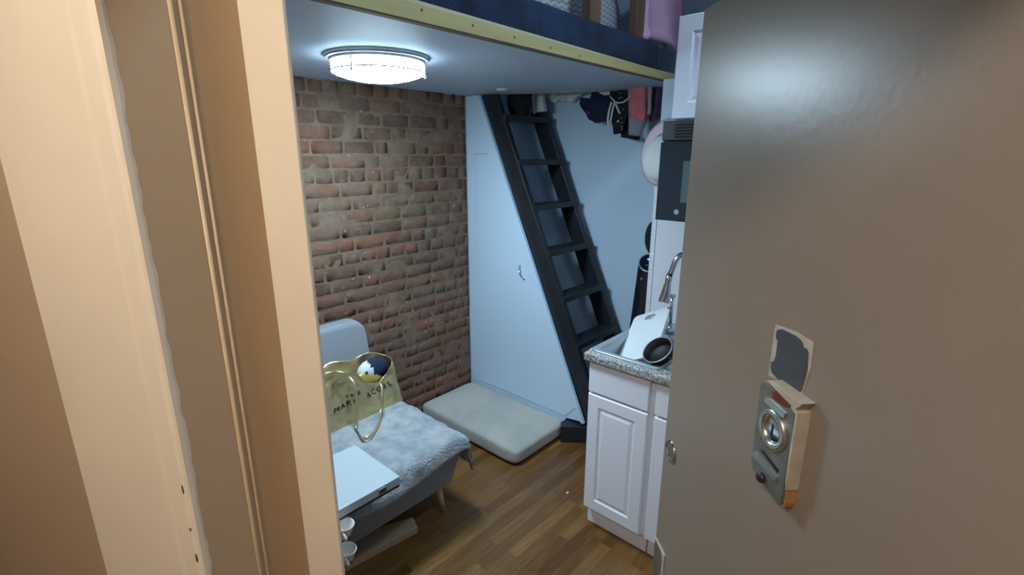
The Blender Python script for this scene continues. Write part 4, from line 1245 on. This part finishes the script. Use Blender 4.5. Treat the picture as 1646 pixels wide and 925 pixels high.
# ------------------------------------------------------------------ gold tote bag with printed lettering
BX0, BX1, BY, BZ = 0.88, 1.425, 2.03, 0.462
tb = thing('tote_bag', 'crumpled gold metallic tote bag with black lettering standing on the sofa', 'bag', ((BX0 + BX1) / 2, BY + 0.06, BZ))
def bag_top(x, front):
    t = (x - BX0) / (BX1 - BX0)
    if not front:
        return 0.745 - 0.05 * abs(t - 0.6) + 0.012 * math.sin(x * 30)
    keys = [(0.0, 0.80), (0.25, 0.775), (0.45, 0.742), (0.53, 0.690), (0.60, 0.640), (0.72, 0.622), (0.80, 0.640), (0.86, 0.675), (0.93, 0.700), (1.0, 0.67)]
    for (a, za), (b_, zb) in zip(keys, keys[1:]):
        if a <= t <= b_:
            k = (t - a) / (b_ - a); k = k * k * (3 - 2 * k); return za + (zb - za) * k
    return 0.67
def bag_pt(u, v):
    # u around: 0..0.5 front (left to right), 0.5..1 back (right to left)
    th = 2 * math.pi * u
    front = u < 0.5
    sg = lambda q, e_: math.copysign(abs(q) ** e_, q)
    cx_ = -sg(math.cos(th), 0.55); sy = -sg(math.sin(th), 0.75)
    taper = 1 - 0.12 * v
    x = (BX0 + BX1) / 2 + cx_ * (BX1 - BX0) / 2 * taper + (-0.012 * v)
    yd = 0.075 * (1 - 0.12 * v)
    y = BY + 0.075 + sy * yd
    top = bag_top(min(max(x, BX0), BX1), front)
    bk = bag_top(min(max(x, BX0), BX1), not front)
    w_ = abs(math.sin(th)) ** 0.6
    tp = top * w_ + (0.5 * (top + bk)) * (1 - w_)
    z = BZ + (tp - BZ) * v
    # crumples
    wr = 0.013 * noise.noise(Vector((x * 9, z * 6, 2 if front else 7))) + 0.024 * abs(noise.noise(Vector((x * 7 + z * 9, z * 5 - x * 4, 4 if front else 11))))
    wr += 0.014 * noise.noise(Vector((x * 22 - z * 14, z * 18, 1)))
    amt = (0.15 + 0.85 * min(1, v * 1.4)) * (1.25 if x < 1.15 else 0.7)
    y += (1 if not front else -1) * wr * amt * w_ + 0.04 * v * w_ * (0.4 if front else 0.3)
    return Vector((x, y, z))
bm = bmesh.new(); grid(bm, 140, 46, bag_pt, wrap=True)
bm.verts.ensure_lookup_table()
bot = [bm.verts[i * 46] for i in range(140)]
bm.faces.new(bot)
bmesh.ops.recalc_face_normals(bm, faces=bm.faces)
o = obj('bag_body', bm, 'gold', tb, smooth=True); mod_solid(o, 0.0025, 0)
# hanging strap loops
def strap(pts, yoff):
    bm = bmesh.new(); path = []
    P = [Vector(p_) for p_ in pts]
    for i in range(len(P) - 1):
        p0 = P[max(i - 1, 0)]; p1 = P[i]; p2 = P[i + 1]; p3 = P[min(i + 2, len(P) - 1)]
        for k in range(6):
            t_ = k / 6
            path.append(0.5 * ((2 * p1) + (p2 - p0) * t_ + (2 * p0 - 5 * p1 + 4 * p2 - p3) * t_ * t_ + (3 * p1 - p0 - 3 * p2 + p3) * t_ ** 3))
    path.append(P[-1])
    n = len(path); V = []
    for i, p_ in enumerate(path):
        t_ = (path[min(i + 1, n - 1)] - path[max(i - 1, 0)]).normalized()
        side = t_.cross(Vector((0.15, -1, 0.1))).normalized()
        V.append([bm.verts.new(p_ + side * 0.0085), bm.verts.new(p_ + side * 0.0 + Vector((0, -0.002, 0))), bm.verts.new(p_ - side * 0.0085)])
    for i in range(n - 1):
        for k in (0, 1): bm.faces.new((V[i][k], V[i + 1][k], V[i + 1][k + 1], V[i][k + 1]))
    bmesh.ops.recalc_face_normals(bm, faces=bm.faces)
    o = obj('strap', bm, 'gold', tb, smooth=True); mod_solid(o, 0.003, 0)
SY_ = 1.985
def sp_(x, y, yy):
    q = atY(x, y, yy)
    return q if q.z > 0.492 else atZ(x, y, 0.492)
strap([sp_(*q) for q in ((562, 606, 2.03), (569, 616, 2.0), (573, 640, 1.985), (573, 665, 1.975), (573, 688, 1.965), (579, 700, 1.95), (588, 705, 1.94), (599, 698, 1.94), (608, 682, 1.955), (613, 660, 1.97), (614.5, 640, 1.985), (614, 622, 2.01), (612, 616, 2.03))], 0)

# lettering wrapped on the bag front
def front_surface(x, z):
    # nearest point of the bag front at (x, z)
    best, by = 1e9, BY
    lo, hi = 0.02, 0.48
    for _ in range(26):
        m1 = lo + (hi - lo) / 3; m2 = hi - (hi - lo) / 3
        if abs(bag_pt(m1, .4).x - x) < abs(bag_pt(m2, .4).x - x): hi = m2
        else: lo = m1
    u = (lo + hi) / 2
    lo, hi = 0.0, 1.0
    for _ in range(22):
        m_ = (lo + hi) / 2
        if bag_pt(u, m_).z < z: lo = m_
        else: hi = m_
    return bag_pt(u, (lo + hi) / 2)
def lettering(body, x0, x1, zb0, zb1, h):
    cu = bpy.data.curves.new('letter', 'FONT'); cu.size = 1.0; cu.resolution_u = 3
    ob = bpy.data.objects.new('letter', cu); COL.objects.link(ob)
    glyphs = []; adv = 0.0
    for ch in body:
        if ch == ' ':
            adv += 0.55; continue
        cu.body = ch
        bpy.context.view_layer.update()
        dg = bpy.context.evaluated_depsgraph_get()
        me = bpy.data.meshes.new_from_object(ob.evaluated_get(dg))
        bm = bmesh.new(); bm.from_mesh(me); bpy.data.meshes.remove(me)
        xs = [v.co.x for v in bm.verts]; ys = [v.co.y for v in bm.verts]
        wd_ = max(xs) - min(xs)
        for v in bm.verts:
            v.co.x += adv - min(xs); v.co.y = (v.co.y - min(ys)) / (max(ys) - min(ys))
        glyphs.append(bm); adv += wd_ + 0.26
    bpy.data.objects.remove(ob, do_unlink=True)
    adv -= 0.26
    for bm in glyphs:
        bmesh.ops.triangulate(bm, faces=bm.faces)
        bmesh.ops.subdivide_edges(bm, edges=[e for e in bm.edges if e.calc_length() > 0.12], cuts=2)
        for v in bm.verts:
            t_ = v.co.x / adv
            q = front_surface(x0 + (x1 - x0) * t_, zb0 + (zb1 - zb0) * t_ + h * v.co.y)
            v.co = q + Vector((0.0003, -0.0042, 0.001))
        ex = bmesh.ops.extrude_face_region(bm, geom=list(bm.faces))
        bmesh.ops.translate(bm, verts=[g for g in ex['geom'] if isinstance(g, bmesh.types.BMVert)], vec=(0, 0.0016, 0))
        bmesh.ops.recalc_face_normals(bm, faces=bm.faces)
        obj('letter', bm, 'print', tb)
lettering('MARC JACOBS', 1.010, 1.345, 0.565, 0.583, 0.026)
lettering('THE', 1.075, 1.155, 0.607, 0.612, 0.020)

# contents of the bag
pillow('foil_pouch', (1.235, 2.115, 0.585), (0.17, 0.07, 0.20), 'gold_in', 'crumpled yellow gold foil pouch inside the tote bag', 'pouch', seed=3, nu=40, nv=26)
ph = Vector((1.30, 2.125, 0.675))
pl = thing('plush_toy', 'round navy and white soft toy peeking out of the tote bag', 'toy', (1.29, 2.12, 0.60))
bm = bmesh.new()
vs = bmesh.ops.create_uvsphere(bm, u_segments=28, v_segments=18, radius=1.0)['verts']
for v in vs:
    q = v.co.copy(); v.co = Vector((1.285 + q.x * 0.090, 2.125 + q.y * 0.042, 0.668 + q.z * 0.062))
for f_ in bm.faces:
    c = f_.calc_center_median()
    f_.material_index = 1 if c.x < 1.275 - (c.z - 0.66) * 0.35 else 0
obj('head', bm, ['navy_cloth', 'white_cloth'], pl, smooth=True)
ey = atY(590, 600, 2.088)
bm = bmesh.new(); vs = bmesh.ops.create_uvsphere(bm, u_segments=14, v_segments=10, radius=0.0085)['verts']
for v in vs: v.co = Vector((v.co.x, v.co.y * 0.6, v.co.z)) + Vector((ey.x, 2.092, ey.z))
obj('eye', bm, 'blue_dot', pl, smooth=True)

# ------------------------------------------------------------------ white side table in front of the sofa
TZ = 0.585
q1 = atZ(643, 766, TZ); q2 = atZ(575, 713, TZ)
tx1 = q1.x; ty0 = q1.y; ty1 = q2.y; tx0 = 0.28
tt = thing('side_table', 'white slim-topped side table in front of the sofa, half hidden by the door frame', 'table', (0.55, (ty0 + ty1) / 2, 0))
bm = bmesh.new(); box(bm, tx0, tx1, ty0, ty1, TZ - 0.034, TZ, bev=0.003); obj('tabletop', bm, 'table_white', tt)
bm = bmesh.new(); box(bm, tx0 + 0.004, tx1 - 0.003, ty0 + 0.003, ty1 - 0.004, TZ - 0.045, TZ - 0.0342); obj('under_board', bm, 'black_satin', tt)
p0 = atY(609, 790, ty0 - 0.001); p1 = atY(621, 781, ty0 - 0.001)
bm = bmesh.new(); box(bm, p0.x, p1.x, ty0 - 0.0025, ty0 + 0.001, TZ - 0.027, TZ - 0.008, bev=0.001)
ht = obj('hinge_plate', bm, 'steel', tt)
bm = bmesh.new()
for k in range(3):
    zz = TZ - 0.0245 + k * 0.0055
    box(bm, p0.x + 0.003, p1.x - 0.003, ty0 - 0.0032, ty0 - 0.002, zz, zz + 0.003)
obj('slot', bm, 'print', ht)
px_l = atY(545, 840, ty0 + 0.03).x
bm = bmesh.new(); box(bm, px_l - 0.035, px_l - 0.004, ty0 + 0.012, ty0 + 0.042, 0.022, TZ - 0.045, bev=0.002); obj('leg', bm, 'black_satin', tt)
bm = bmesh.new(); box(bm, px_l - 0.035, px_l - 0.004, ty1 - 0.042, ty1 - 0.012, 0.022, TZ - 0.045, bev=0.002); obj('leg', bm, 'black_satin', tt)
bm = bmesh.new(); box(bm, px_l - 0.05, px_l + 0.0, ty0, ty1, 0.0, 0.022, bev=0.003); obj('foot', bm, 'black_satin', tt)
# mug hooks and the two mugs hanging from the leg
def mug(c, label):
    t = thing('mug', label, 'mug', (c.x, c.y, c.z - 0.045), 'mugs on the table leg')
    ax = Vector((0.10, -0.05, 1)).normalized()
    bm = bmesh.new()
    lathe(bm, [(0.0, -0.046), (0.020, -0.046), (0.026, -0.036), (0.034, -0.004), (0.0355, 0.0), (0.034, 0.002), (0.030, -0.002), (0.023, -0.034), (0.0, -0.040)], c, ax, 32)
    obj('cup', bm, 'ceramic', t, smooth=True)
    bm = bmesh.new(); tube(bm, [c + Vector((-0.02 + 0.0 * k, -0.025 - 0.022 * math.sin(math.pi * k / 8), -0.008 - 0.026 * k / 8)) for k in range(9)], 0.004, 8)
    obj('handle', bm, 'ceramic', t, smooth=True)
m1 = atY(552.5, 843, ty0 - 0.02); m2 = atY(556.5, 883, ty0 - 0.02)
for c in (m1, m2):
    bm = bmesh.new()
    box(bm, px_l - 0.034, c.x + 0.012, ty0 - 0.036, ty0 + 0.016, c.z - 0.054, c.z - 0.0485, bev=0.0015)
    obj('mug_shelf', bm, 'black_satin', tt)
mug(m1 + Vector((0, 0, 0.0)), 'upper of the two white mugs beside the door frame, under the table')
mug(m2 + Vector((0, 0, 0.0)), 'lower of the two white mugs beside the door frame, under the table')

# a scrap of paper on the floor
p = atZ(912, 793, 0.0)
bm = bmesh.new(); grid(bm, 5, 4, lambda u, v: Vector((p.x + (u - .5) * 0.016, p.y + (v - .5) * 0.008, 0.0015 + 0.003 * u * v)))
o = obj('paper_scrap', bm, 'plastic_white'); mod_solid(o, 0.001, 1); setp(o, 'tiny white paper scrap on the wood floor near the base cabinet', 'scrap')
